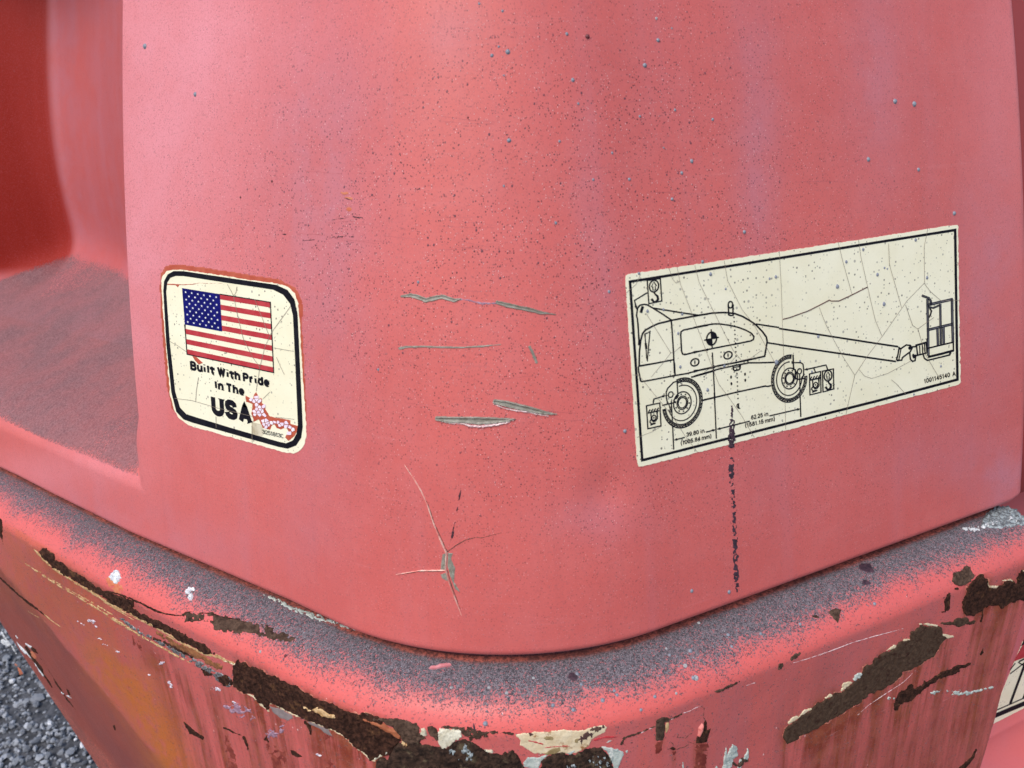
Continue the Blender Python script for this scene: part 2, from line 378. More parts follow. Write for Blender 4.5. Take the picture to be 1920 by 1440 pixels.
SEED = [100]
def name_lip(n): return 'paint_lip'
def _field(name, X, Y, sd, surf, parent, mat, h):
    ny, nx = X.shape; keep = sd > 0; q = keep[:-1, :-1] | keep[1:, :-1] | keep[:-1, 1:] | keep[1:, 1:]
    if not q.any(): return
    idx = np.arange(nx * ny).reshape(ny, nx); Fq = np.stack([idx[:-1, :-1], idx[1:, :-1], idx[1:, 1:], idx[:-1, 1:]], -1)[q]
    used, inv = np.unique(Fq, return_inverse=True); ss = sd.ravel()[used]
    V = surf.at(np.stack([X.ravel()[used], Y.ravel()[used]], -1), np.where(ss > 0, .00008 + h * sst(0, 1.2, ss), -.0004))
    o = mesh_obj(name, V, inv.reshape(-1, 4), mat, parent); o['kind'] = 'stuff'
def patch(name, shapes, surf, parent, mat, step=1.5, h=.0005, rough=.0004, rsc=5, edge=2.2, esc=7, ew=2.5, rim=0, smooth=True, holes=0, base=0, lip=None):
    SEED[0] += 31; sd_ = SEED[0]
    if not isinstance(shapes, list) or not isinstance(shapes[0], dict): shapes = [shapes]
    allp = np.concatenate([np.asarray(s['p'], float) for s in shapes]); mw = max([np.max(s.get('w', 0)) for s in shapes]) / 2 + edge + 2 * step
    x0, y0 = allp.min(0) - mw; x1, y1 = allp.max(0) + mw
    nx, ny = int((x1 - x0) / step) + 2, int((y1 - y0) / step) + 2
    X, Y = np.meshgrid(x0 + np.arange(nx) * step, y0 + np.arange(ny) * step)
    sd = np.full(X.shape, -1e9)
    for s in shapes:
        sd = np.maximum(sd, sd_line(X, Y, s['p'], s['w']) if 'w' in s else sd_poly(X, Y, s['p']))
    sd = sd + edge * 2 * (fbm(X / esc, Y / esc, sd_, 3) - .5)
    if holes: sd = np.minimum(sd, (fbm(X / (esc * 1.3), Y / (esc * 1.3), sd_ + 9, 3) - holes) * 40)
    if lip: _field(name_lip(name), X, Y, lip[1] / 2 - np.abs(sd + lip[1] * .35 + .8 * (fbm(X / 9, Y / 9, sd_ + 3, 2) - .5)) - 2.0 * sst(.56, .44, fbm(X / 16, Y / 16, sd_ + 4, 3)), surf, parent, lip[0], .00055)
    keep = sd > 0
    q = keep[:-1, :-1] | keep[1:, :-1] | keep[:-1, 1:] | keep[1:, 1:]
    if not q.any(): return None
    idx = np.arange(nx * ny).reshape(ny, nx)
    Fq = np.stack([idx[:-1, :-1], idx[1:, :-1], idx[1:, 1:], idx[:-1, 1:]], -1)[q]
    used, inv = np.unique(Fq, return_inverse=True); Fq = inv.reshape(-1, 4)
    xs, ys, ss = X.ravel()[used], Y.ravel()[used], sd.ravel()[used]
    e = sst(0, 1, ss / ew)
    hh = np.where(ss > 0, .00006 + h * e + rough * e * (fbm(xs / rsc, ys / rsc, sd_ + 5, 4) - .4) * 2, -.0004)
    if rim: hh = np.where(ss > 0, .00008 + rim * np.exp(-((ss - ew * .6) / (ew * .5)) ** 2) * (.5 + fbm(xs / 6, ys / 6, sd_, 2)) + rough * e * (fbm(xs / rsc, ys / rsc, sd_ + 5, 3)), -.0004)
    hh = np.where(ss > 0, np.maximum(hh, .00005), hh)
    hh = hh + np.where(ss > 0, base, 0)
    V = surf.at(np.stack([xs, ys], -1), hh)
    lab = np.arange(len(V))
    for _ in range(400):
        m = lab[Fq].min(1); new = lab.copy(); np.minimum.at(new, Fq.ravel(), np.repeat(m, 4)); new = new[new]
        if (new == lab).all(): break
        lab = new
    fl_ = lab[Fq[:, 0]]; ids, cnt = np.unique(fl_, return_counts=True); order = np.argsort(-cnt)
    bigs = [ids[i] for i in order if cnt[i] >= 45][:12] or [ids[order[0]]]
    first = None
    for gi in bigs + ['rest']:
        sel = Fq[~np.isin(fl_, bigs)] if isinstance(gi, str) else Fq[fl_ == gi]
        if not len(sel): continue
        u_, iv_ = np.unique(sel, return_inverse=True)
        o = mesh_obj(name, V[u_], iv_.reshape(-1, 4), mat, parent, smooth)
        if isinstance(gi, str): o['kind'] = 'stuff'
        first = first or o
    return first

def C(ox, oy, sc):                      # readings taken on an enlarged crop, back to photograph coordinates
    return lambda pts: [(ox + x / sc, oy + y / sc) for x, y in pts]

def line(pts, w): return {'p': pts, 'w': w}
def poly(pts): return {'p': pts}

# flat prints and sheets -------------------------------------------------
def resample(pts, d=9.0, closed=False):
    p = [np.array(q, float) for q in pts]
    if closed: p.append(p[0])
    out = [p[0]]
    for a, b in zip(p[:-1], p[1:]):
        n = max(1, int(np.ceil(np.linalg.norm(b - a) / d)))
        out += [a + (b - a) * (i + 1) / n for i in range(n)]
    return np.array(out[:-1] if closed else out)

LW = 1.42
class Print:
    """collects thin printed shapes lying on a surface, built as one mesh"""
    def __init__(self): self.v = []; self.f = []
    def ribbon(self, pts, w, closed=False):
        p = resample(pts, 9, closed); n = len(p)
        if n < 2: return
        t = np.roll(p, -1, 0) - np.roll(p, 1, 0)
        if not closed: t[0] = p[1] - p[0]; t[-1] = p[-1] - p[-2]
        t /= np.maximum(np.linalg.norm(t, axis=1), 1e-9)[:, None]; m = np.stack([-t[:, 1], t[:, 0]], -1)
        e = np.roll(p, -1, 0) - p; e /= np.maximum(np.linalg.norm(e, axis=1), 1e-9)[:, None]
        ca = np.abs(np.sum(np.stack([-e[:, 1], e[:, 0]], -1) * m, 1)); ww = np.broadcast_to(np.asarray(w, float) * LW, (n,)) / 2 / np.clip(ca, .6, 1)
        b = len(self.v); self.v += list(p + m * ww[:, None]) + list(p - m * ww[:, None])
        for i in range(n if closed else n - 1):
            j = (i + 1) % n; self.f.append((b + i, b + n + i, b + n + j, b + j))
    def fill(self, pts, grid=9.0):
        p = resample(pts, grid, True); x0, y0 = p.min(0); x1, y1 = p.max(0)
        ins = [Vector((x, y)) for x in np.arange(x0 + grid / 2, x1, grid) for y in np.arange(y0 + grid / 2, y1, grid)]
        if ins:
            sd = sd_poly(np.array([q.x for q in ins]), np.array([q.y for q in ins]), p); ins = [q for q, s in zip(ins, sd) if s > grid * .35]
        n = len(p)
        r = delaunay_2d_cdt([Vector(q) for q in p] + ins, [], [list(range(n))], 1, 1e-5)
        b = len(self.v); self.v += [np.array((q.x, q.y)) for q in r[0]]; self.f += [tuple(b + i for i in f) for f in r[2]]
    def ellipse(self, c, a, b_, r=1.0, w=None, t0=0, t1=2 * math.pi, n=40):
        full = abs(t1 - t0) > 6.28
        ts = np.linspace(t0, t1, n + 1)[:-1] if full else np.linspace(t0, t1, n)
        pts = [(c[0] + r * (a[0] * math.cos(t) + b_[0] * math.sin(t)), c[1] + r * (a[1] * math.cos(t) + b_[1] * math.sin(t))) for t in ts]
        if w: self.ribbon(pts, w, full)
        else: self.fill(pts, 14)
    def build(self, name, surf, h, mat, parent, ragged=None):
        if not self.f: return None
        v = np.array(self.v); V = surf.at(v, h)
        # orient towards the outside
        N = surf.cast(v[:1])[1][0]; fs = []
        for f in self.f:
            a = V[f[1]] - V[f[0]]; b = V[f[2]] - V[f[0]]
            fs.append(f if np.cross(a, b) @ N > 0 else tuple(reversed(f)))
        return mesh_obj(name, V, fs, mat, parent, True)

def sheet(name, pts, surf, h, mat, parent, ragged=.6, grid=9, seed=1):
    """a thin vinyl sheet with a slightly chipped cut edge and real thickness"""
    p = resample(pts, 3.5, True); n = len(p)
    t = np.roll(p, -1, 0) - np.roll(p, 1, 0); t /= np.linalg.norm(t, axis=1)[:, None]; m = np.stack([-t[:, 1], t[:, 0]], -1)
    i = np.arange(n); p = p + m * (ragged * 2.4 * (fbm(p[:, 0] / 5, p[:, 1] / 5, seed, 3) - .5))[:, None]
    pr = Print(); pr.fill(p, grid)
    v = np.array(pr.v); V = list(surf.at(v, h)); N = surf.cast(v[:1])[1][0]; fs = []
    for f in pr.f:
        a = V[f[1]] - V[f[0]]; b = V[f[2]] - V[f[0]]; fs.append(f if np.cross(a, b) @ N > 0 else tuple(reversed(f)))
    rp = resample(p, grid, True); b0 = len(V); k = len(rp)
    V += list(surf.at(rp, h)) + list(surf.at(rp, -.0002))
    for j in range(k):
        q = (j + 1) % k; fs.append((b0 + j, b0 + q, b0 + k + q, b0 + k + j))
    return mesh_obj(name, np.array(V), fs, mat, parent, False)

def _arc(cx, cy, rx, ry, d0, d1, n=14):
    return [(cx + rx * math.cos(math.radians(d0 + (d1 - d0) * k / (n - 1))), cy + ry * math.sin(math.radians(d0 + (d1 - d0) * k / (n - 1)))) for k in range(n)]
_hn = [(0, .46), (.14, .64), (.5, .74), (.86, .66), (1, .46), (1, 0)]
_six = [[(.94, .80), (.78, .96), (.5, 1), (.2, .9), (.04, .62), (0, .31)], _arc(.5, .31, .5, .31, 0, 360, 22)]
GL = {'I': (.26, [[(.5, 0), (.5, 1)]]), 'l': (.26, [[(.5, 0), (.5, 1)]]), 'i': (.26, [[(.5, 0), (.5, .70)], [(.5, .93), (.5, 1.06)]]),
      'B': (.68, [[(0, -.1), (0, 1.1)], [(0, 1), (.55, 1)] + _arc(.6, .77, .34, .23, 90, -90, 9) + [(0, .54)], [(.5, .54)] + _arc(.62, .27, .38, .27, 90, -90, 9) + [(0, 0)]]),
      'P': (.64, [[(0, -.1), (0, 1.1)], [(0, 1), (.5, 1)] + _arc(.6, .74, .4, .26, 90, -90, 10) + [(0, .48)]]), 'U': (.68, [[(0, 1.1), (0, .34)] + _arc(.5, .32, .5, .32, 180, 360, 14) + [(1, 1.1)]]),
      'S': (.66, [[(.97, .72), (.9, .9), (.7, .99), (.5, 1), (.25, .98), (.07, .88), (.03, .74), (.1, .62), (.3, .55), (.65, .47), (.9, .39), (1, .26), (.93, .1), (.72, .01), (.5, 0), (.25, .02), (.06, .13), (0, .29)]]),
      'A': (.74, [[(0, -.12), (.5, 1.0), (1, -.12)], [(.2, .27), (.8, .27)]]), 'W': (.95, [[(0, 1.1), (.26, 0), (.5, .95), (.74, 0), (1, 1.1)]]), 'T': (.66, [[(-.12, 1), (1.12, 1)], [(.5, 1), (.5, -.1)]]), 'C': (.68, [_arc(.5, .5, .5, .5, 42, 318, 22)]),
      'h': (.60, [[(0, -.1), (0, 1.1)], _hn[:-1] + [(1, -.1)]]), 'n': (.60, [[(0, -.1), (0, .78)], _hn[:-1] + [(1, -.1)]]), 'm': (.90, [[(0, -.1), (0, .78)], [(0, .5), (.1, .65), (.27, .72), (.45, .62), (.5, .48), (.5, -.1)], [(.5, .5), (.6, .65), (.77, .72), (.95, .62), (1, .48), (1, -.1)]]),
      'r': (.42, [[(0, -.1), (0, .78)], [(0, .44), (.4, .66), (1.1, .72)]]), 't': (.44, [[(.4, 1.0), (.4, .16), (.6, .02), (1.1, 0)], [(-.55, .70), (1.5, .70)]]), 'u': (.60, [[(0, .80), (0, .22), (.16, .04), (.5, 0), (.86, .1), (1, .26)], [(1, .80), (1, -.1)]]),
      'd': (.60, [[(1, 1.1), (1, -.1)], _arc(.5, .36, .5, .36, 0, 360, 22)]), 'e': (.60, [[(.02, .37), (1, .37)] + _arc(.5, .36, .5, .36, 4, 315, 20)]),
      '0': (.58, [_arc(.5, .5, .5, .5, 0, 360, 26)]), '1': (.42, [[(.0, .76), (.45, .88), (.62, 1.08)], [(.62, 1.08), (.62, -.1)]]), '2': (.58, [[(0, .72), (.08, .9), (.3, 1), (.6, 1), (.9, .92), (1, .74), (.9, .55), (.5, .3), (.12, .12), (0, 0), (1.1, 0)]]),
      '3': (.58, [[(0, .76), (.12, .93), (.45, 1), (.8, .95), (.95, .76), (.8, .58), (.4, .54)], [(.4, .54), (.82, .49), (1, .28), (.85, .06), (.45, 0), (.12, .06), (0, .25)]]), '4': (.60, [[(.74, -.1), (.74, 1), (0, .27), (1.1, .27)]]),
      '5': (.58, [[(.98, 1), (.18, 1), (.06, .48), (.3, .62), (.6, .64), (.9, .52), (1, .32), (.88, .1), (.55, 0), (.2, .03), (0, .22)]]), '6': (.58, _six), '9': (.58, [[(1 - x, 1 - y) for x, y in p] for p in _six]), '8': (.58, [_arc(.5, .76, .42, .24, 0, 360, 20), _arc(.5, .27, .5, .27, 0, 360, 20)]),
      '.': (.16, [[(.5, -.09), (.5, .09)]]), '(': (.26, [[(1, 1.1), (.35, .85), (0, .45), (.35, 0), (1, -.26)]]), ')': (.26, [[(0, 1.1), (.65, .85), (1, .45), (.65, 0), (0, -.26)]])}

def text_px(name, s, p0, p1, up, surf, h, mat, parent, t=.15):
    """grotesque lettering drawn as strokes of even thickness t (in cap heights) between two baseline points"""
    K = 100.0; pr = Print(); x = 0.0
    for ch in s:
        if ch == ' ': x += .27; continue
        w, st = GL[ch]; w = w + t * .55
        for L in st:
            pr.ribbon([((x + t / 2 + a * (w - t)) * K, (t / 2 + b * (1 - t)) * K) for a, b in L], t * K / LW)
        x += w + .035 + t * .06
    v = np.array(pr.v) / K; x1 = x - .035 - t * .06
    p0, p1, up = map(np.array, (p0, p1, up))
    q = p0 + (v[:, 0] / x1)[:, None] * (p1 - p0) + v[:, 1][:, None] * up
    pr.v = list(q)
    return pr.build(name, surf, h, mat, parent)

# ================================================================== ENGINE HOOD
def h_niche(s, zz):
    sE = -.2107 - .05 * (zz - .077)
    dK = .178 + .054 * np.exp(-(zz - .146) / .10).clip(0, 2)
    u = np.clip((sE - s) / (sE + .70), 0, None); dw = dK * np.where(u < 1, 1 - (1 - np.minimum(u, 1)) ** 2, 1 + .25 * (u - 1))
    dw = dw * (1 + (sst(-.003, .045, sE - s) - 1) * sst(.125, .075, zz))
    db = dK + (s + .69)
    x = zz - .057; wl = .017; df = np.where(x > wl, x, np.where(x < -wl, 0, (x + wl) ** 2 / (4 * wl))) / .40
    def smin(a, b, k):
        g = np.clip(.5 + .5 * (b - a) / k, 0, 1); return b * (1 - g) + a * g - k * g * (1 - g)
    a = np.maximum(smin(dw, db, .022), 0) + 1e-7; b = np.maximum(df, 0) + 1e-7
    return np.where((a < 2e-7) | (b < 2e-7), 0, (a ** -5.0 + b ** -5.0) ** (-1 / 5.0)) * (1 - sst(.53, .60, zz))  # recess closes above the view, a top added to shade it from the sky

def hood_lift(sr):
    rc = .020; q = np.clip(sr - (.3605 - rc), 0, rc); return rc - np.sqrt(rc * rc - q * q)

def blobs(px, L):
    r = np.zeros(len(px))
    for cx, cy, sx, sy, a in L: r += a * np.exp(-((px[:, 0] - cx) / sx) ** 2 - ((px[:, 1] - cy) / sy) ** 2)
    return r

def grid_normals(V, nr, nc):
    G = V.reshape(nr, nc, 3); a = np.gradient(G, axis=1); b = np.gradient(G, axis=0)
    n = np.cross(a, b); n /= np.maximum(np.linalg.norm(n, axis=-1, keepdims=True), 1e-12); return n.reshape(-1, 3)

_dp = HOOD.cast([(1135, 925)])[0]; DENT = (float(pcoord(_dp[:, :2])[0][0]), float(_dp[0, 2] - ZB))
def build_hood():
    sg = np.concatenate([np.arange(-.98, -.31, .004), np.arange(-.31, -.2125, .0016), [-.2119, -.2107, -.2095], np.arange(-.208, 0, .0025),
                         np.arange(0, SARC, .0028), np.arange(SARC, SARC + .3525, .0028)])
    lipn = 9; rl = .0065; zc = (.36 * rl - .0006) / .77
    th = np.linspace(0, np.pi / 2, lipn)
    zu = np.concatenate([np.arange(zc + .0012, .27, .0015), np.arange(.27, .62, .004)])
    rows = [('in', None)] + [('lip', t) for t in th] + [('up', z) for z in zu] + [('top', .006), ('top', .02), ('top', .35)]
    o0 = float(h_off(zc)); pts = []; ecol = 8
    zlast = zu[-1]
    for kind, val in rows:
        if kind == 'in': zz, oo = zc - rl, -.055
        elif kind == 'lip': zz, oo = zc - rl * math.cos(val), o0 - rl + rl * math.sin(val)
        elif kind == 'up': zz, oo = val, float(h_off(val))
        else: zz, oo = zlast + min(val, .01), float(h_off(zlast)) - val
        s = sg.copy()
        wE = np.where(s < -.2107, 1 - sst(.1, .25, -.2107 - s), 1 - sst(0, .1, s + .2107))
        s = s - .05 * (max(zz, 0) - .077) * wE
        sr = s - SARC; tr = np.clip((sr - .2) / .152, 0, None); s = s + tr * (-.026 * zz)
        P, n = path(s)
        zs = np.full(len(s), zz)
        d = h_niche(s, zs) if kind != 'in' else 0
        off = oo - (d if kind in ('lip', 'up') else 0) - .0030 * np.exp(-((s - DENT[0]) / .016) ** 2 - ((zz - DENT[1]) / .018) ** 2)
        lf = hood_lift(sr) * max(0, 1 - zz / .13)
        xyz = np.column_stack([P + n * np.broadcast_to(off, len(s))[:, None], ZB + zz + lf])
        # rounded vertical end of the hood, then its return
        r = .010; base = xyz[-1]; ends = []
        for phi in np.linspace(.2, np.pi / 2, ecol):
            v = r * (math.sin(phi) * UR + (math.cos(phi) - 1) * NR); ends.append(base + np.array([v[0], v[1], 0]))
        for k in (.01, .3):
            v = ends[ecol - 1][:2] - NR * k; ends.append(np.array([v[0], v[1], base[2]]))
        pts.append((np.vstack([xyz, ends]), np.concatenate([s, s[-1] + np.linspace(.002, .016, ecol), [s[-1] + .026, s[-1] + .3]]), zz))
    nr, nc = len(pts), len(pts[0][0])
    V = np.vstack([p[0] for p in pts]); uv = np.column_stack([np.concatenate([p[1] for p in pts]), np.repeat([p[2] for p in pts], nc)])
    N = grid_normals(V, nr, nc); Fc = grid_faces(nr, nc)
    if (N @ np.array([0, -1, .0])).mean() < 0: N = -N; Fc = Fc[:, ::-1]
    px = project(V); s, zz = uv[:, 0], uv[:, 1]
    d = h_niche(s, np.maximum(zz, 0))
    haze = blobs(px, [(610, 330, 110, 260, .62), (1418, 230, 45, 260, .55), (1640, 170, 48, 210, .58), (1130, 560, 60, 160, .28), (1860, 520, 70, 230, .55), (1110, 970, 90, 50, .32),
                      (1890, 900, 60, 60, .7), (120, 960, 150, 60, .5), (600, 800, 90, 240, .3), (840, 60, 60, 60, .2), (400, 1020, 160, 60, .35), (1750, 850, 90, 60, .3), (1100, 330, 26, 120, .28), (1480, 900, 200, 90, .15)])
    haze = haze * (.65 + .7 * fbm(s * 22, zz * 6, 4)) + (d > .01) * (zz > .1) * (.25 + .6 * fbm(s * 30, zz * 4, 8))
    chalk = blobs(px, [(300, 160, 170, 330, .95), (400, 620, 130, 220, .35), (255, 600, 60, 260, .5), (100, 880, 150, 40, .5), (520, 60, 180, 120, .3), (1890, 120, 70, 200, .3)])
    chalk *= (d < .004) * (.8 + .4 * fbm(s * 12, zz * 9, 14)); chalk = np.clip(chalk, 0, .95)
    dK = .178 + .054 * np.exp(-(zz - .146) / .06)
    deep_shade = sst(-.05, .015, h_niche(s, zz) - (dK + s + .69) + .0) * (s < -.66) * (d > .02)
    deep_shade = np.clip(.30 * sst(.002, .008, d) * sst(.1, .16, zz) + (sst(.010, -.010, s + .690)) * (d > .02) * sst(.1, .16, zz), 0, 1)  # recess walls: less faded red, with the recess's shade darkened into the colour
    dirt = sst(.48, .82, N[:, 2]) * (d > .003) * (zz < .5) * (1 - .42 * sst(.10, .22, d) * fbm(s * 9, zz * 9, 5))
    spk = np.clip(blobs(px, [(1050, 300, 560, 420, .95), (1500, 700, 420, 260, .45), (620, 500, 260, 260, .55), (1000, 900, 320, 260, .5)]) + .14, 0, 1.1) * np.where(d > .004, .12, 1)
    return mesh_obj('engine_hood', V, Fc, M_HOOD, None, True, dict(haze=haze, chalk=chalk, deep_shade=deep_shade, dirt=dirt, speck=spk), uv)

hood = build_hood()
tag(hood, 'faded red moulded engine hood with two cream decals and a recessed step', 'machine hood')

# ------------------------------------------------------------------ decal with the flag
K1 = C(280, 480, 3.694); K7 = C(300, 490, 7.2); K8 = C(430, 680, 7.2)
ghost = patch('old_decal_edge', [poly(K1([(70, 240), (76, 120), (108, 72), (158, 52), (300, 66), (560, 106), (900, 160), (1018, 222), (1064, 315), (1066, 420), (960, 460), (250, 420), (190, 1092), (158, 1066), (118, 900), (88, 560)])),
                                 line(K1([(1040, 330), (1060, 700), (1085, 1140)]), 6)], HOOD, hood, M_GHOST, 2.2, .00002, .00002, edge=1.0, esc=5, ew=1)
tag(ghost, 'unfaded orange red outline of an older sticker')
flag_decal = sheet('flag_decal', K1([(84, 175), (98, 134), (125, 106), (165, 94), (240, 97), (420, 122), (690, 165), (900, 193), (965, 215), (1010, 260), (1032, 330), (1042, 430), (1062, 800), (1086, 1140), (1090, 1230), (1078, 1300), (1050, 1345), (1000, 1366), (950, 1364), (640, 1275), (330, 1190), (262, 1165), (205, 1118), (170, 1060), (145, 950), (115, 600), (92, 330)]),
                   HOOD, .0003, M_SHEET, hood, 1.3, 9, 3)
tag(flag_decal, 'cream rounded sticker with a black border, flag and lettering')
pr = Print()
outer = K1([(100, 240), (105, 175), (130, 128), (172, 104), (240, 105), (560, 153), (880, 199), (960, 235), (1008, 300), (1030, 400), (1044, 700), (1058, 1000), (1066, 1180), (1055, 1258), (1020, 1312), (962, 1334), (900, 1322), (600, 1238), (300, 1153), (240, 1131), (190, 1078), (155, 940), (120, 600)])
inner = K1([(120, 245), (128, 183), (150, 151), (186, 138), (240, 139), (560, 188), (860, 233), (930, 268), (978, 330), (998, 412), (1012, 700), (1025, 1000), (1032, 1170), (1022, 1230), (998, 1276), (950, 1296), (895, 1284), (600, 1199), (320, 1114), (260, 1095), (215, 1048), (182, 938), (145, 600)])
A, B = resample(outer, 8, True), resample(inner, 8, True)
pr.v = list(np.array(outer)) + list(np.array(inner)); nB = len(outer)
# ring between outer and inner: same count of corner readings, subdivided evenly
ro, ri = [], []
for i in range(nB):
    j = (i + 1) % nB; m = max(1, int(np.linalg.norm(np.array(outer[j]) - outer[i]) / 8))
    for k in range(m):
        ro.append(np.array(outer[i]) * (1 - k / m) + np.array(outer[j]) * k / m); ri.append(np.array(inner[i]) * (1 - k / m) + np.array(inner[j]) * k / m)
n_ = len(ro); pr.v = ro + ri; pr.f = [(i, (i + 1) % n_, n_ + (i + 1) % n_, n_ + i) for i in range(n_)]
pr.build('border', HOOD, .00042, M_INK, flag_decal)
FQ = np.array(K1([(230, 222), (842, 320), (865, 808), (265, 680)]))
def fl(u, v): return FQ[0] * (1 - u) * (1 - v) + FQ[1] * u * (1 - v) + FQ[2] * u * v + FQ[3] * (1 - u) * v
CU, CV = .428, 7 / 13 + .012
for k in range(0, 13, 2):
    a, b = k / 13, (k + 1) / 13; u0 = CU if k < 7 else 0.0
    p = Print(); p.fill([fl(u0, a), fl(1, a), fl(1, b), fl(u0, b)]); p.build('flag_stripe', HOOD, .00042, M_FRED, flag_decal)
p = Print(); p.fill([fl(0, 0), fl(CU, 0), fl(CU, CV), fl(0, CV)]); p.build('flag_canton', HOOD, .00045, M_FBLUE, flag_decal)
p = Print(); p.ribbon([fl(CU, 0), fl(1, 0), fl(1, 1), fl(0, 1), fl(0, CV)], 1.3); p.build('flag_outline', HOOD, .0005, M_INK, flag_decal)
p = Print()
for r_ in range(9):
    nst = 6 if r_ % 2 == 0 else 5
    for c_ in range(nst):
        u = CU * ((c_ + .5) / 6 + (0 if nst == 6 else .5 / 6)) * .97 + .004; v = CV * (r_ + .95) / 9.8
        ctr = fl(u, v); pts = []
        for q in range(10):
            a = math.pi / 2 + q * math.pi / 5; rr = 2.35 if q % 2 == 0 else 1.0
            pts.append((ctr[0] + rr * math.cos(a) * .95, ctr[1] - rr * math.sin(a) + rr * math.cos(a) * .17))
        b0 = len(p.v); p.v += [np.array(ctr)] + [np.array(q) for q in pts]; p.f += [(b0, b0 + 1 + q, b0 + 1 + (q + 1) % 10) for q in range(10)]
p.build('flag_stars', HOOD, .00052, M_STAR, flag_decal)
for s_, a, b, up, bo in [('Built With Pride', (288, 789), (838, 911), (-5, -67), .275), ('In The', (456, 921), (665, 971), (-5, -65), .275), ('USA', (437, 1100), (718, 1167), (-9, -138), .285)]:
    q = K1([a, b]); text_px('lettering', s_, q[0], q[1], np.array(up) / 3.694, HOOD, .00045, M_INK, flag_decal, bo)
q = K1([(790, 1228), (937, 1261)]); text_px('part_number', '3251813C', q[0], q[1], np.array((-2, -29)) / 3.694, HOOD, .00085, M_INK, flag_decal, .12)
tear = K8([(215, 435), (320, 492), (338, 420), (365, 385), (392, 430), (405, 480), (448, 470), (452, 545), (488, 560), (500, 630), (550, 715), (640, 738), (835, 770), (838, 820), (930, 850), (928, 920), (885, 1000), (805, 1062), (748, 1005), (800, 930), (772, 880), (700, 905), (640, 885), (610, 835), (585, 850), (560, 912), (445, 880), (402, 770), (332, 802), (300, 690), (312, 560), (225, 530)])
tp = patch('torn_vinyl', poly(tear), HOOD, flag_decal, M_GHOST, 1.0, .0003, .00002, edge=.7, esc=5, ew=.6)
tag(tp, 'torn patch where red shows between crazed vinyl flakes')
# crazed flakes: cells of random seeds inside the tear, shrunk
def clip_half(pg, m, n):
    out = []
    for i in range(len(pg)):
        a, b = pg[i], pg[(i + 1) % len(pg)]; da, db = (a - m) @ n, (b - m) @ n
        if da <= 0: out.append(a)
        if da * db < 0: out.append(a + (b - a) * da / (da - db))
    return out
seeds = [np.array(q) for q in zip(rng.uniform(455, 565, 900), rng.uniform(730, 832, 900))]
tsd = sd_poly(np.array([q[0] for q in seeds]), np.array([q[1] for q in seeds]), tear)
seeds = [q for q, d in zip(seeds, tsd) if d > .5]; kept = []
for q in seeds:
    if all(np.hypot(*(q - w_)) > 4.4 for w_ in kept): kept.append(q)
p = Print()
gap = np.array(K8([(330, 480), (318, 640), (330, 790)])); gap2 = np.array(K8([(330, 740), (560, 745), (838, 800)]))
for q in kept:
    if sd_line(q[:1], q[1:], gap, [2, 5, 5])[0] > 0 or sd_line(q[:1], q[1:], gap2, [5, 4, 2])[0] > 0 or q[0] < 474 and q[1] > 752: continue
    pg = [q + np.array(v) * 5.0 for v in [(-1, -1), (1, -1), (1, 1), (-1, 1)]]
    for w_ in kept:
        if w_ is not q and np.hypot(*(w_ - q)) < 20: pg = clip_half(pg, (q + w_) / 2, w_ - q)
    if len(pg) >= 3:
        c_ = sum(pg) / len(pg); pg = [c_ + (v - c_) * .82 for v in pg]
        if sd_poly(np.array([v[0] for v in pg]), np.array([v[1] for v in pg]), tear).min() < -1.6: continue
        b0 = len(p.v); p.v += pg; p.f.append(tuple(range(b0, b0 + len(pg))))
p.build('vinyl_flakes', HOOD, .0007, M_FLAKE, flag_decal)
patch('torn_vinyl', poly(K1([(298, 690), (330, 698), (378, 742), (345, 754), (315, 722)])), HOOD, flag_decal, M_GHOST, .8, .0004, 0, edge=.5, esc=4, ew=.6)
patch('torn_vinyl', [line(K1([(130, 196), (240, 199), (300, 196), (345, 188), (430, 190), (530, 190)]), [3.2, 2.6, 2.2, 1.6, 1.4, .8]), poly(K1([(176, 196), (216, 197), (201, 222)]))], HOOD, flag_decal, M_GHOST, .7, .0004, 0, edge=.5, esc=4, ew=.6)
p = Print()
for L in [[(545, 195), (588, 275), (620, 430), (655, 570), (720, 700), (770, 770)], [(612, 212), (605, 250), (590, 277)], [(985, 345), (850, 530), (805, 630), (770, 770), (745, 935)], [(148, 592), (200, 620), (265, 665)], [(180, 985), (300, 1000), (470, 1050), (720, 1110)],
          [(865, 635), (1005, 660)], [(735, 300), (830, 540)], [(885, 700), (915, 770), (940, 820)], [(345, 840), (330, 930), (325, 1010)], [(840, 940), (790, 990)], [(1010, 1130), (880, 1115)], [(466, 1110), (468, 1190)], [(715, 1175), (717, 1300)]]:
    p.ribbon(K1(L), .5)
p.build('hairline_crack', HOOD, .00062, M_CRK, flag_decal)
p = Print(); p.fill(K1([(712, 1150), (780, 1165), (800, 1225), (770, 1262), (712, 1240)])); p.build('glue_stain', HOOD, .00041, mottled('brown_glue', (.42, .36, .24), (.62, .57, .43), 90, .6), flag_decal)

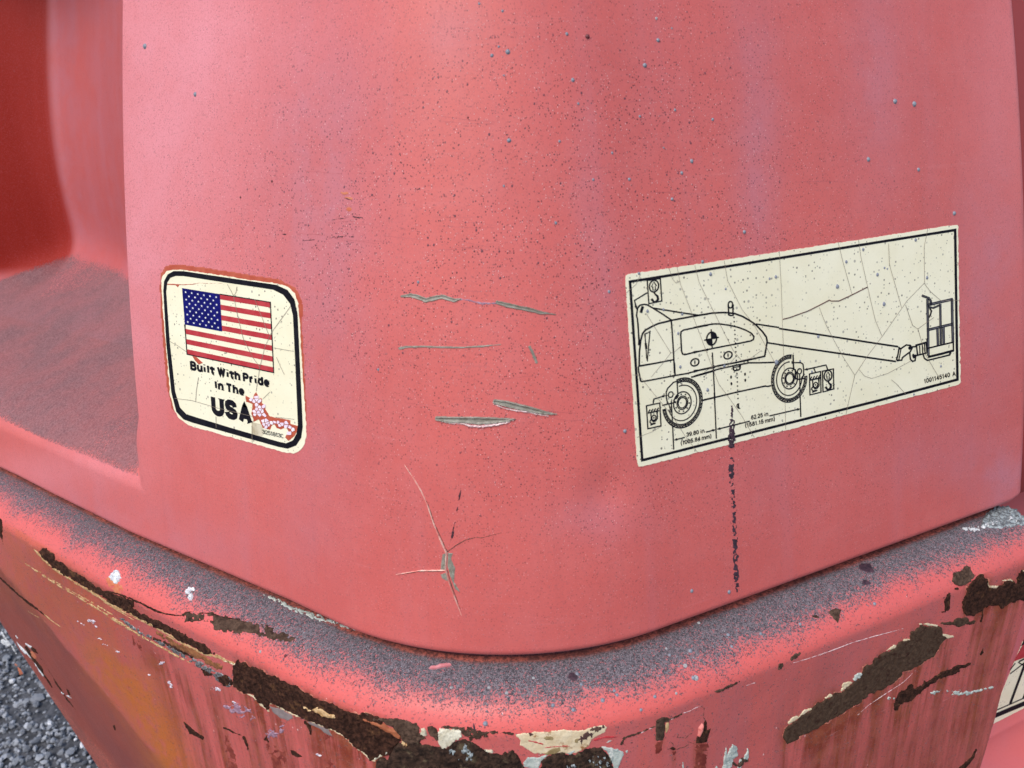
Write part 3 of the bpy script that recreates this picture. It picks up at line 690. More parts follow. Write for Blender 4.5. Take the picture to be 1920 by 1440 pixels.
# ------------------------------------------------------------------ decal with the machine drawing
KA, KB = C(1160, 410, 3), C(1480, 410, 3)
C1, C2, C3, C4, C5, C6 = C(1165, 500, 7.2), C(1300, 550, 7.2), C(1180, 680, 7.2), C(1330, 640, 7.2), C(1430, 640, 7.2), C(1660, 530, 7.2)
dec = sheet('lifting_decal', [(1172, 521), (1173, 516.5), (1178, 514), (1300, 496.5), (1500, 466), (1650, 443.2), (1790, 421.5), (1794.5, 422), (1796, 426), (1797.5, 550), (1800.5, 712), (1800, 718), (1796, 721.5), (1640, 762.5), (1480, 805), (1340, 840), (1203, 874.5), (1197.5, 875), (1194.5, 870), (1184, 700)], HOOD, .0003, M_SHEET, hood, 1.2, 9, 11)
tag(dec, 'long cream sticker with a black line drawing of a wheeled boom lift and its measurements')
p = Print(); p.ribbon([(1180.5, 528), (1330, 504.5), (1490, 479.3), (1640, 455), (1790, 431.3), (1792, 570), (1794.3, 711.5), (1640, 752.5), (1480, 792.5), (1340, 828), (1203.5, 862.6), (1191, 680)], [3.4] * len(resample([(1180.5, 528), (1330, 504.5), (1490, 479.3), (1640, 455), (1790, 431.3), (1792, 570), (1794.3, 711.5), (1640, 752.5), (1480, 792.5), (1340, 828), (1203.5, 862.6), (1191, 680)], 9, True)), True)
p.build('border', HOOD, .00045, M_INK, dec)
HP = .00045
p = Print(); w1 = 2.0; w2 = 1.5                                   # machine body outline
for cc, L, w in [
    (C1, [(672, 722), (560, 645), (420, 558), (345, 514), (300, 508), (245, 520), (214, 560), (206, 610), (200, 662), (212, 705), (222, 830), (235, 1060)], w1), (C1, [(222, 768), (230, 900), (245, 1060)], w2),
    (C1, [(420, 558), (560, 580), (800, 620), (1040, 656)], w1), (C1, [(235, 1342), (238, 1160), (255, 1000), (282, 900), (320, 855), (410, 805), (500, 765), (600, 742), (680, 722), (1035, 656), (1165, 636)], w1 + .3),
    (C1, [(668, 722), (682, 900), (700, 1180), (712, 1440)], w1), (C1, [(312, 905), (380, 885), (345, 1275), (335, 1230), (328, 1100), (312, 905)], w2), (C1, [(385, 862), (362, 1050), (345, 1275)], 1.3), (C1, [(322, 1030), (332, 1110)], 3),
    (C1, [(285, 535), (270, 580), (258, 622)], 3.6), (C1, [(240, 1342), (470, 1300), (702, 1254)], w1),
    (C3, [(352, 5), (130, 42), (116, 60), (120, 110), (148, 245), (162, 255), (330, 225), (610, 172)], w1), (C3, [(604, 0), (612, 172)], w1), (C3, [(610, 172), (770, 145), (940, 100), (1152, 62)], w1), (C3, [(830, 196), (1000, 150), (1152, 105)], w1),
    (C2, [(0, 310), (60, 298), (250, 265), (400, 258), (470, 262), (560, 275), (660, 312), (760, 370), (840, 425), (930, 520), (980, 590), (990, 650), (975, 745), (957, 848), (720, 902), (560, 935), (340, 975), (240, 1000), (0, 1052)], w1 + .3),
    (C2, [(730, 908), (732, 940), (560, 972), (340, 1020), (0, 1118)], w1),
    (C1, [(1165, 790), (990, 822), (832, 855), (800, 880), (796, 925), (808, 1140), (822, 1178), (850, 1187), (1000, 1150), (1165, 1118)], w1),
    (C2, [(0, 462), (150, 430), (270, 412), (350, 412), (480, 430), (600, 458), (700, 495), (780, 540), (812, 585), (805, 622), (770, 642), (560, 684), (250, 744), (0, 796)], w1),
    (C2, [(465, 150), (472, 290), (500, 300), (530, 297), (527, 150)], w1),
    (C2, [(740, 937), (900, 936), (1105, 930)], w1), (C2, [(140, 1435), (350, 1388), (590, 1330), (800, 1285), (970, 1249), (992, 1256), (1045, 1245)], w1),
    (C3, [(985, 508), (1152, 468)], w1),
    (C2, [(530, 985), (537, 1032), (556, 1043), (612, 1030), (625, 1012), (622, 970)], w1), (C2, [(532, 1002), (622, 985)], w2)]:
    p.ribbon(cc(L), w)
p.ellipse(C2([(495, 153)])[0], (4.1, -.6), (.3, 6), 1, w1)
for c_ in (C2([(462, 835)])[0], C1([(987, 1290)])[0]):
    p.ellipse(c_, (7.6, -1.7), (.4, 6.6), 1, w1); p.ellipse(c_, (1.2, -.2), (.1, 4.2), 1)
for x, y in [(503, 1130), (508, 1218), (692, 1090), (695, 1172)]: p.ellipse(C2([(x, y)])[0], (1.8, -.3), (.1, 3), 1, n=12)
p.build('machine_outline', HOOD, HP, M_INK, dec)
p = Print()                                                       # boom and platform
for cc, L, w in [(C2, [(838, 413), (1000, 438), (1152, 460)], w1), (KB, [(-60, 617.5), (200, 657), (400, 688), (610, 720)], w1 + .3), (C2, [(990, 665), (1152, 690)], w1), (KB, [(-60, 708.5), (200, 746), (400, 775), (597, 803)], w1 + .3),
    (C6, [(145, 1045), (165, 960), (182, 865)], w1), (C6, [(182, 892), (210, 885), (275, 840), (330, 846), (356, 880), (330, 930), (225, 1010), (214, 1045), (178, 1050), (145, 1045)], w1), (C6, [(205, 890), (175, 1045)], w2),
    (C6, [(355, 865), (415, 862), (428, 975)], w1), (C6, [(320, 935), (332, 1032), (360, 1062), (395, 1050), (405, 970)], w1), (C6, [(398, 848), (560, 802)], 2.6), (C6, [(405, 985), (550, 948)], w1),
    (C6, [(455, 850), (462, 970)], w2), (C6, [(492, 830), (498, 958)], w2), (C6, [(522, 822), (530, 952)], w2), (C6, [(548, 808), (556, 945)], 2.2), (C6, [(565, 885), (910, 802), (913, 915), (568, 1000)], w1), (C6, [(568, 1002), (740, 962), (912, 915)], 3),
    (C6, [(500, 958), (520, 1020), (560, 1048), (700, 1015), (860, 975), (872, 938)], w1)]:
    p.ribbon(cc(L), w)
p.ellipse(C6([(325, 880)])[0], (3.2, -.6), (.2, 3.4), 1); p.ellipse(C6([(374, 990)])[0], (2.4, -.5), (1, 4.4), 1)
for x, y in [(110, 900), (88, 1005), (145, 855), (140, 1012)]: p.ellipse(C6([(x, y)])[0], (1.2, -.2), (0, 1.4), 1, n=10)
p.ellipse(C6([(553, 770)])[0], (1.2, -.2), (0, 3), 1, n=12)
p.build('boom_drawing', HOOD, HP, M_INK, dec)
p = Print(); pk = Print()
for L, w in [([(562, 220), (566, 500), (575, 985)], 3.4), ([(893, 222), (897, 500), (905, 800)], 3.6), ([(560, 302), (730, 262), (905, 222)], 3.8), ([(570, 636), (740, 595), (907, 556)], 3.6), ([(575, 328), (640, 340), (722, 305)], 2.6),
             ([(734, 285), (738, 560), (742, 832)], 3.2), ([(696, 622), (703, 850)], 3.4), ([(776, 602), (782, 830)], 3.6), ([(485, 172), (580, 208), (605, 245), (606, 300)], 3.2), ([(592, 345), (615, 380), (600, 435), (578, 472)], 1.8)]:
    q = C6(L); p.ribbon(q, w); 
    for sg_ in (-1, 1):
        a = np.array(q); t = np.gradient(a, axis=0); t /= np.linalg.norm(t, axis=1)[:, None]; pk.ribbon(list(a + np.stack([-t[:, 1], t[:, 0]], -1) * sg_ * w * .42), 1.0)
p.build('platform_rail_fill', HOOD, HP, M_INKG, dec); pk.build('platform_rail_drawing', HOOD, HP + .00008, M_INK, dec)

def wheel(c, a, b, hub, t0, t1, extra, leadbolts):
    a, b, c, hub = map(np.array, (a, b, c, hub)); a = a / 7.2; b = b / 7.2
    p = Print(); ts = np.linspace(t0, t1, 64); n = len(ts)
    ring = lambda r: [c + r * (a * math.cos(t) + b * math.sin(t)) for t in ts]
    o_, i_ = ring(1.01), ring(.825); p.v = o_ + i_; p.f = [(i, i + 1, n + i + 1, n + i) for i in range(n - 1)]
    sub = np.linspace(t0 + .05, t1 - .12, 48)
    p.ribbon([c + .70 * (a * math.cos(t) + b * math.sin(t)) for t in sub], 1.5)
    p.ellipse(hub, a, b, .435, 1.7); p.ellipse(hub, a, b, .265, 1.5); p.ellipse(hub, a, b, .205, 1.5)
    for k in range(10):
        t = k * math.pi / 5 + .2; q = hub + .345 * (a * math.cos(t) + b * math.sin(t)); p.ellipse(q, (1.5, 0), (0, 1.7), 1, n=10)
    for L, w in extra: p.ribbon(L, w)
    o = p.build('wheel_drawing', HOOD, HP, M_INK, dec)
    d = Print(); k = int((t1 - t0) / .155)
    for j in range(k):
        u = t0 + .05 + j * .155; d.ribbon([c + .945 * (a * math.cos(t) + b * math.sin(t)) for t in np.linspace(u, u + .09, 4)], .32)
        if j % 1 == 0: d.ribbon([c + .885 * (a * math.cos(t) + b * math.sin(t)) for t in np.linspace(u - .04, u + .11, 5)], .12)
    d.build('tread_drawing', HOOD, HP + .00008, M_SHEET, o)
wheel(C3([(712, 542)])[0], (272, -58), (12, 338), C3([(710, 540)])[0], -1.83, 3.05, [
    (C3([(637, 222), (643, 330), (650, 455)]), 1.8), (C3([(437, 576), (520, 556), (590, 541), (622, 520)]), 1.8), (C3([(637, 248), (590, 264), (510, 348), (492, 400), (495, 480), (512, 548)]), 1.7),
    (C3([(650, 430), (640, 450), (632, 480), (605, 488), (595, 510), (600, 530)]), 1.7), (C3([(530, 560), (535, 590), (560, 660)]), 1.5)], 0)
wheel(C5([(352, 502)])[0], (243, -48), (16, 320), C5([(358, 500)])[0], .02, 4.92, [
    (C5([(404, 178), (408, 300), (412, 380), (434, 380), (438, 500)]), 2.0), (C5([(595, 488), (540, 503), (480, 512), (438, 498)]), 1.8), (C5([(385, 286), (510, 287), (538, 308), (548, 380), (545, 455), (522, 500)]), 1.7)], 0)
p = Print()
p.ellipse(C3([(553, 430)])[0], (4.4, -.9), (.2, 5.2), 1, 1.6); p.ellipse(C5([(490, 403)])[0], (3.8, -.8), (.2, 4.8), 1, 1.6)
for cc, L in [(C3, [(560, 515), (576, 800), (593, 1170)]), (C2, [(250, 798), (266, 1080), (285, 1440)]), (C4, [(60, 690), (75, 1000), (88, 1310)]), (C5, [(492, 436), (498, 720), (508, 1020)])]: p.ribbon(cc(L), 1.7)
cl = C2([(535, 200)]) + C2([(562, 690), (585, 1130)]) + C4([(382, 815)])
cl = resample(cl, 4.2)
for i in range(0, len(cl) - 2, 2): p.ribbon([cl[i], cl[i] * .35 + cl[i + 1] * .65], 1.8)
q = C4([(383, 868)])[0]; p.ellipse(q, (2.4, -.5), (.1, 3.8), 1, 1.3, .7, 5.6, 14); p.ribbon([(q[0] + .3, q[1] - 3.5), (q[0] + .9, q[1] + 5), (q[0] + 3.4, q[1] + 4.4)], 1.4)
def arrow(pts, w=1.7, hl=7.0, hw=5.4):
    a, b = np.array(pts[-2]), np.array(pts[-1]); t = (b - a) / np.linalg.norm(b - a); m = np.array([-t[1], t[0]])
    p.ribbon(list(pts[:-1]) + [tuple(b - t * hl * .8)], w); bb = len(p.v); p.v += [b, b - t * hl + m * hw / 2, b - t * hl - m * hw / 2]; p.f.append((bb, bb + 1, bb + 2))
arrow(C3([(742, 1007), (592, 1045)])); arrow(C3([(1028, 936), (1100, 917)]) + C4([(85, 1187)])); arrow(C4([(540, 1075), (300, 1135), (92, 1187)])); arrow(C4([(805, 1005)]) + C5([(300, 955), (508, 907)]))
arrow(C1([(345, 350), (172, 455), (200, 580)])); arrow(C3([(315, 550), (325, 490), (490, 440)])); arrow(C5([(872, 385), (848, 318), (548, 386)])); p.ribbon(C5([(682, 360), (706, 415)]), 1.7)
p.build('dimension_lines', HOOD, HP + .00004, M_INK, dec)['kind'] = 'stuff'
p = Print(); q = np.array(C2([(240, 610)])[0]); ga, gb = np.array((66, -14)) / 7.2, np.array((5, 86)) / 7.2
p.ellipse(q, ga, gb, 1, 2.0); p.ribbon(C2([(233, 485), (248, 742)]), 1.7); p.ribbon(C2([(138, 632), (338, 592)]), 1.7)
for t0 in (-math.pi / 2, math.pi / 2): p.fill([tuple(q)] + [tuple(q + ga * math.cos(t) + gb * math.sin(t)) for t in np.linspace(t0, t0 + math.pi / 2, 10)])
p.build('gravity_mark', HOOD, HP + .00006, M_INK, dec)
def hook_box(cc, box, c_, ra, hook, arr):
    p = Print(); p.ribbon(cc(box), 1.7, True); c_ = cc([c_])[0]; p.ellipse(c_, (ra[0] / 7.2, -1.5), (.4, ra[1] / 7.2), 1, 1.9)
    p.ribbon([(c_[0] + x, c_[1] + y) for x, y in arr], 1.1, True); p.ribbon(cc(hook), [2.2] * 2 + [3] * (len(resample(cc(hook))) - 4) + [2.4, 2]); return p.build('hook_symbol', HOOD, HP + .00003, M_INK, dec)
ARR = [(-.3, -8), (4.6, -.5), (2.2, 0), (2.8, 6.8), (-2, 7.6), (-2.4, .9), (-4.8, 1.4)]
hook_box(C1, [(343, 186), (520, 160), (540, 462), (366, 500)], (435, 262), (62, 78), [(435, 345), (455, 375), (482, 398), (490, 435), (470, 470), (435, 476), (400, 435)], ARR)
hook_box(C5, [(800, 402), (948, 370), (953, 640), (808, 682)], (875, 462), (52, 70), [(878, 535), (888, 562), (912, 582), (914, 615), (898, 645), (868, 648), (840, 612)], [(x * .85, y * .9) for x, y in ARR])
def tie_box(cc, box, off):
    p = Print(); p.ribbon(cc(box), 1.7, True); T = lambda L: cc([(x + off[0], y + off[1]) for x, y in L])
    p.ribbon(T([(245, 680), (400, 645)]), 1.9)
    for k in range(4): p.ribbon(T([(250 + 38 * k, 672 - 9 * k), (275 + 38 * k, 630 - 8 * k)]), 1.6)
    p.ribbon(T([(285, 676), (289, 765), (318, 795), (350, 785), (372, 750), (368, 655)]), 1.6); p.ellipse(T([(325, 742)])[0], (3.9, -.8), (.1, 4.7), 1, 1.6); p.ellipse(T([(325, 742)])[0], (1.4, -.3), (0, 1.6), 1, n=10)
    p.ribbon(T([(283, 770), (270, 798), (290, 824), (338, 818)]), 1.7); p.ribbon(T([(278, 842), (350, 812)]), 1.7); p.build('tie_down_symbol', HOOD, HP + .00003, M_INK, dec)
tie_box(C3, [(225, 580), (405, 543), (422, 850), (245, 890)], (0, 0)); tie_box(C5, [(625, 440), (775, 405), (780, 685), (632, 722)], (382, -155))
for s_, cc, a, b, up, bo in [('39.80 in', C3, (765, 1000), (1010, 945), (-4, -59), .205), ('(1005.84 mm)', C3, (690, 1114), (1104, 1015), (-4, -59), .205), ('62.25 in', C4, (558, 1058), (790, 1004), (-4, -59), .205),
                             ('(1581.15 mm)', C4, (478, 1166), (880, 1070), (-4, -59), .205), ('1001145140', C6, (516, 1362), (868, 1270), (-5, -63), .19), ('A', C6, (898, 1264), (945, 1252), (-5, -63), .19)]:
    q = cc([a, b]); text_px('lettering', s_, q[0], q[1], np.array(up) / 7.2, HOOD, HP + .00003, M_INK, dec, bo)
p = Print()
for cc, L in [(KA, [(280, 278), (300, 340), (320, 362), (340, 352)]), (KA, [(325, 272), (345, 370), (400, 510), (450, 640), (510, 800), (560, 930), (620, 1010), (690, 1110), (760, 1230)]), (KA, [(425, 262), (450, 360), (510, 480), (600, 660), (640, 740), (690, 800)]), (KA, [(590, 235), (610, 350), (690, 510), (760, 600), (870, 800), (900, 850)]),
              (KA, [(900, 185), (912, 400), (918, 600), (930, 900), (936, 1185)]), (KA, [(150, 530), (290, 755), (310, 750), (345, 720)]), (KA, [(290, 755), (240, 820), (180, 890)]), (KA, [(75, 878), (110, 880), (200, 990), (300, 1110), (370, 1220), (440, 1312)]), (KA, [(100, 1230), (180, 1200), (240, 1165)]), (KA, [(120, 312), (95, 370), (40, 418)]),
              (KA, [(690, 795), (740, 785), (800, 740)]), (KA, [(480, 860), (530, 830), (600, 840), (660, 770)]), (KB, [(385, 118), (400, 220), (445, 420), (480, 570), (518, 662)]), (KB, [(270, 130), (300, 250), (350, 430)]), (KB, [(165, 500), (200, 590), (240, 670), (300, 780), (365, 880), (330, 1030), (315, 1100)]),
              (KB, [(365, 880), (430, 780), (520, 660), (660, 460), (755, 363), (790, 410), (850, 462), (960, 460)]), (KB, [(775, 55), (755, 160), (757, 363)]), (KB, [(555, 140), (560, 260), (600, 400), (628, 500)]), (KB, [(650, 485), (690, 600), (720, 620), (760, 760), (830, 880)]), (KB, [(390, 850), (420, 885), (460, 898), (550, 870), (680, 800)]), (KB, [(570, 905), (600, 930), (650, 985)]), (KB, [(720, 620), (760, 590), (810, 555)])]:
    p.ribbon(cc(L), .46)
p.build('hairline_crack', HOOD, .00058, M_CRK, dec)
p = Print(); p.ribbon(KB([(-40, 566), (0, 556), (40, 541), (100, 520), (160, 490), (222, 458), (232, 463), (275, 463), (350, 428), (435, 385)]), 1.3); p.build('hairline_crack', HOOD, .0006, M_CRKD, dec)

# ------------------------------------------------------------------ damage on the hood
H_ = C(700, 500, 974 / 460)
LS = lambda pts, ws: {'p': pts, 'w': ws}
g = patch('gouge', [LS(H_([(112, 118), (150, 114), (175, 120), (208, 134), (240, 126), (275, 119), (320, 134), (345, 128)]), [5, 7, 9, 8.5, 9, 8, 8, 3]), LS(H_([(492, 142), (530, 152), (575, 162), (620, 170), (660, 182), (724, 190)]), [7, 9, 7.5, 8, 6, 1.5])], HOOD, hood, M_GOUGE, .9, 0, .0001, 4, .9, 6, 2, rim=.0005)
patch('gouge', LS(H_([(335, 128), (380, 134), (430, 146), (500, 146)]), [4, 3, 4, 4]), HOOD, hood, M_MAUVE, .9, .0001, .0001, 3, 1.6, 4, 2)
patch('gouge', [LS(H_([(106, 325), (128, 319)]), [6, 4.5]), LS(H_([(128, 319), (200, 317), (270, 320), (350, 321), (430, 316), (505, 309)]), [4, 3.2, 3.6, 3.4, 3.4, 1.2])], HOOD, hood, M_GOUGE, .8, .0001, .0001, 3, .6, 5, 1.4, rim=.0003)
patch('gouge', LS(H_([(620, 318), (634, 345), (648, 380)]), [5, 6.5, 5]), HOOD, hood, M_GOUGE, .8, .0001, .0002, 3, 1.2, 4, 1.6, rim=.0002)
g4 = patch('gouge', LS(H_([(484, 536), (530, 545), (570, 555), (620, 566), (680, 580), (728, 586)]), [9, 12.5, 12, 11.5, 8, 1.5]), HOOD, hood, M_GOUGE, .8, 0, .00008, 6, .5, 8, 3, rim=.0010)
g5 = patch('gouge', LS(H_([(254, 603), (300, 608), (360, 608), (420, 612), (480, 611), (530, 609), (565, 605)]), [9, 12.5, 12, 15, 12, 8, 1.5]), HOOD, hood, M_GOUGE, .8, 0, .00008, 6, .5, 8, 3, rim=.0010)
patch('torn_edge', [LS(H_([(478, 546), (520, 562), (568, 572), (600, 574), (650, 586), (700, 594)]), [2, 2.5, 3, 2.5, 2.5, 1]), LS(H_([(480, 530), (476, 540)]), 2.4)], HOOD, g4, M_SHRED, .7, .0007, .0006, 2, 1.3, 2.5, 1)
patch('torn_edge', [LS(H_([(250, 608), (300, 622), (362, 624), (380, 632), (430, 634), (470, 630), (520, 622), (556, 610)]), [1.2, 1.4, 2.5, 4.5, 5, 4.5, 3, 1])], HOOD, g5, M_SHRED, .7, .0008, .0007, 2, 1.8, 2.5, 1)
star = patch('crack_ridge', [LS(H_([(122, 785), (160, 840), (190, 890), (215, 945), (238, 1015), (262, 1075), (290, 1136)]), [1, 2.4, 2.6, 2.8, 3, 3, 3.4]), LS(H_([(290, 1136), (287, 1200), (300, 1250), (322, 1310), (350, 1385)]), [3.4, 3.4, 3, 3, 1]), LS(H_([(90, 1222), (180, 1207), (285, 1205)]), [1, 2.2, 2.6])],
             HOOD, hood, M_RIDGE, .7, .0009, .0003, 4, .4, 6, 1.5)
patch('open_crack', [LS(H_([(130, 795), (163, 842), (218, 945), (242, 1018), (294, 1132)]), [.6, 1, 1, 1.2, 1.4]), LS(H_([(292, 1134), (330, 1105), (368, 1084), (410, 1074), (430, 1077), (505, 1057)]), [1.6, 1.5, 1.6, 1.2, 1.4, .6]), LS(H_([(294, 1205), (306, 1252), (327, 1310), (352, 1378)]), [1.2, 1.4, 1.4, .6]), LS(H_([(95, 1225), (180, 1211), (280, 1209)]), [.6, 1, 1.2])], HOOD, hood, M_CRKD, .6, .0003, .0001, 3, .5, 4, .8)
patch('paint_chip', [poly(H_([(274, 1142), (288, 1136), (286, 1205), (266, 1205), (270, 1170)])), poly(H_([(296, 1136), (317, 1136), (309, 1162), (326, 1198), (320, 1250), (348, 1296), (325, 1282), (304, 1225), (294, 1190)])), poly(H_([(264, 1222), (290, 1214), (300, 1250), (275, 1240)]))], HOOD, hood, M_GOUGE, .8, .0001, .0002, 3, .8, 4, 1)
patch('dark_scratch', [LS(H_([(347, 888), (342, 912), (340, 930)]), [1.5, 4, 1.5]), LS(H_([(334, 958), (332, 968)]), [3, 3]), LS(H_([(324, 1015), (316, 1048)]), [1.5, 2.5]), LS(H_([(316, 1055), (312, 1076)]), [5, 4]), LS(H_([(308, 1084), (302, 1106)]), [1, 1])], HOOD, hood, M_SCR, .7, .0001, .0001, 3, .7, 3, 1)
patch('stain_drip', [LS([(1371, 760), (1372, 785)], [3, 4]), LS([(1372, 790), (1371, 815), (1371, 834)], [9, 13, 11])], HOOD, dec, M_MARK, .9, .0001, .0001, 3, 3.0, 3, 1, holes=.30, base=.0005)
patch('stain_drip', [LS([(1371, 862), (1372, 885), (1372, 908)], [9, 11, 8]), LS([(1374, 916), (1376, 955), (1377, 1000)], [7.5, 7.5, 8]), LS([(1378, 1002), (1379, 1035), (1380, 1070)], [8, 10, 9]), LS([(1381, 1072), (1381, 1095), (1382, 1115)], [9, 10, 3])], HOOD, hood, M_MARK, .9, .0001, .0001, 3, 3.0, 4, 1, holes=.42)
J_ = C(400, 300, 4.8)
patch('dark_scratch', [LS(J_([(1075, 541), (1110, 532), (1150, 527), (1185, 525), (1220, 511)]), [1.2, 1.4, 1.4, 1.2, .8]), LS(J_([(1252, 505), (1300, 516), (1350, 518)]), [1.2, 1.6, .8]), LS(J_([(1262, 514), (1325, 528)]), [1, .8]), LS(J_([(803, 727), (850, 722), (906, 718)]), [1.6, 1.5, 1.4]), LS(J_([(1075, 692), (1090, 692)]), 2), LS(J_([(1114, 693), (1166, 690)]), 2.2), LS(J_([(1244, 692), (1260, 691)]), 2.4), LS(J_([(620, 667), (650, 669)]), [1.6, 2.6]), LS(J_([(1178, 342), (1210, 350), (1240, 360)]), [1, 2.4, 1])], HOOD, hood, M_SCR, .6, .0001, .0001, 3, .7, 3, .8)
patch('orange_scrape', [poly(J_([(1145, 288), (1215, 290), (1222, 305), (1190, 318), (1160, 312)])), poly(J_([(1175, 330), (1250, 332), (1258, 352), (1235, 362), (1190, 348)])), poly(J_([(1190, 425), (1245, 425), (1245, 455), (1220, 465), (1195, 450)]))], HOOD, hood, M_ORANGE, .9, .00004, 0, 3, 1.2, 5, .8)
p = Print()
for k in range(34):
    x, y = (rng.uniform(430, 900), rng.uniform(400, 470)) if k < 12 else ((rng.uniform(720, 1120), rng.uniform(540, 820)) if k < 26 else (rng.uniform(500, 1600), rng.uniform(60, 400)))
    L_ = rng.uniform(25, 120); a_ = rng.normal(.05, .09); p.ribbon([(x + L_ * t, y + L_ * t * a_ + 1.2 * math.sin(5 * t + k)) for t in np.linspace(0, 1, 7)], .42)
p.build('fine_scuff', HOOD, .00005, mottled('faint_scuff', (.36, .075, .085), (.52, .14, .15), 200, .6), hood)['kind'] = 'stuff'
# small droplets dried onto the hood and stickers
dm = bpy.data.meshes.new('droplet')
_v = [(0, 0, 1)] + [(math.cos(a) * r, math.sin(a) * r, z) for r, z in ((.6, .78), (1, .0)) for a in np.arange(8) * math.pi / 4]
_f = [(0, 1 + i, 1 + (i + 1) % 8) for i in range(8)] + [(1 + i, 9 + i, 9 + (i + 1) % 8, 1 + (i + 1) % 8) for i in range(8)]
dm.from_pydata(_v, [], _f); dm.polygons.foreach_set('use_smooth', [True] * len(_f)); dm.materials.append(M_DROP)
dmd = dm.copy(); dmd.materials.clear(); dmd.materials.append(M_DROPD)
dmw = dm.copy(); dmw.materials.clear(); dmw.materials.append(M_LICHEN)
DR = [(800 + x * .3125, y * .3125, r * .3125, k) for x, y, r, k in [(487, 311, 14, 0), (391, 333, 10, 0), (841, 204, 9, 0), (965, 219, 14, 1), (1378, 111, 8, 2), (1388, 241, 11, 0), (1309, 392, 13, 0), (877, 480, 11, 0), (494, 843, 13, 0), (797, 848, 8, 0), (1216, 1076, 10, 0), (1473, 1195, 10, 0), (1530, 1038, 10, 0), (1590, 967, 11, 0), (1279, 698, 8, 0), (1716, 717, 9, 0), (1490, 660, 8, 0), (910, 622, 7, 0), (775, 1338, 9, 0), (1000, 1078, 8, 0), (1113, 918, 7, 0), (1471, 170, 6, 0), (455, 66, 7, 0), (315, 22, 7, 0), (432, 280, 7, 0), (464, 453, 6, 0), (247, 705, 6, 1), (463, 1116, 7, 0), (1422, 887, 6, 0)]]
DR += [(1160 + x / 3, 410 + y / 3, r / 3, 0) for x, y, r in [(515, 312, 10), (882, 328, 9), (250, 512, 8), (355, 537, 8), (345, 833, 9), (592, 828, 9), (498, 963, 10), (885, 808, 13), (847, 338, 7), (600, 395, 7), (160, 520, 9), (470, 242, 9), (705, 75, 10), (333, 645, 8), (112, 308, 8), (35, 1195, 11)]]
DR += [(1480 + x / 3, 410 + y / 3, r / 3, 0) for x, y, r in [(268, 382, 11), (493, 315, 9), (530, 480, 10), (318, 243, 8), (413, 173, 8), (772, 332, 8), (160, 663, 9), (708, 120, 8), (850, 830, 6), (698, 988, 6), (533, 277, 6), (549, 282, 5), (58, 800, 6), (125, 860, 6)]]
DR += [(272, 87, 4, 0), (366, 177, 3.4, 0), (1678, 190, 4, 0), (1714, 195, 4, 0), (1628, 299, 3.6, 0), (1722, 318, 3, 0), (1789, 400, 3.4, 0), (1367, 1110, 3.4, 0), (784, 529, 2.6, 0), (1142, 547, 3, 0), (709, 693, 2.4, 0), (510, 340, 2.4, 1), (451, 370, 2, 1), (1297, 1108, 3.4, 0)]
dpx = np.array([d[:2] for d in DR]); dp, dn_ = HOOD.cast(dpx)
for (x, y, r, k), P_, N_ in zip(DR, dp, dn_):
    o = bpy.data.objects.new('dried_droplet', (dm, dmd, dmw)[k]); COL.objects.link(o); o.parent = hood
    ondec = (1175 < x < 1797) and (420 < y < 870)
    R_ = r / FPX * np.linalg.norm(P_ - CAM)
    o.matrix_world = Matrix.Translation(Vector(P_ + N_ * (.0003 if ondec else 0))) @ Vector(N_).to_track_quat('Z', 'Y').to_matrix().to_4x4() @ Matrix.Diagonal((R_, R_ * random.uniform(1, 1.25), R_ * .75, 1))

# ================================================================== COUNTERWEIGHT BUMPER
D0, D1, D2, D3, D4, D5, D6, D7, D8 = C(0, 960, 5.144), C(200, 1100, 7.2), C(420, 1200, 6), C(680, 1280, 6.4), C(940, 1320, 6.4), C(1200, 1280, 6.4), C(1460, 1140, 5.332), C(1740, 1040, 7.2), C(0, 1180, 5.536)
L4 = C(0, 840, 2.4)
R3 = D2([(105, 300), (150, 218), (190, 245), (235, 250), (300, 300), (440, 335), (480, 385), (560, 400), (640, 445), (720, 490), (810, 510), (900, 580), (1050, 660), (1200, 710), (1350, 790), (1530, 835), (1560, 808), (1650, 830), (1800, 900), (1800, 1300), (1720, 1300), (1690, 1360), (1640, 1330), (1560, 1250), (1450, 1180), (1350, 1080), (1250, 1020), (1080, 950), (1000, 920), (860, 860), (780, 830), (640, 760), (540, 710), (512, 740), (500, 790), (400, 700), (330, 620), (240, 600), (150, 560), (100, 520), (100, 400)])
R3b = D3([(0, 430), (120, 480), (300, 560), (420, 620), (450, 690), (405, 740), (345, 860), (165, 900), (110, 935), (0, 830)])
R7 = D6([(45, 1280), (60, 1215), (100, 1160), (190, 1120), (215, 1065), (290, 1045), (350, 980), (430, 930), (500, 900), (560, 840), (620, 855), (720, 760), (800, 700), (840, 620), (870, 575), (940, 545), (960, 505), (1040, 440), (1090, 430), (1160, 400), (1200, 350), (1260, 322), (1310, 310), (1320, 240), (1370, 210), (1420, 160), (1500, 180), (1570, 185), (1630, 180), (1640, 265), (1680, 300), (1620, 370), (1560, 470), (1420, 570), (1250, 640), (1180, 720), (1080, 800), (900, 870), (800, 960), (650, 1040), (450, 1170), (250, 1270), (80, 1370)])
R9 = D7([(456, 690), (470, 620), (482, 585), (520, 520), (530, 430), (600, 350), (660, 300), (690, 265), (745, 262), (755, 320), (826, 350), (806, 400), (825, 440), (900, 448), (960, 425), (1005, 395), (1015, 350), (1110, 342), (1160, 360), (1190, 390), (1200, 300), (1270, 195), (1330, 260), (1330, 620), (1200, 620), (1120, 660), (1040, 690), (980, 740), (955, 690), (850, 692), (765, 705), (700, 765), (620, 825), (530, 832), (480, 780)])
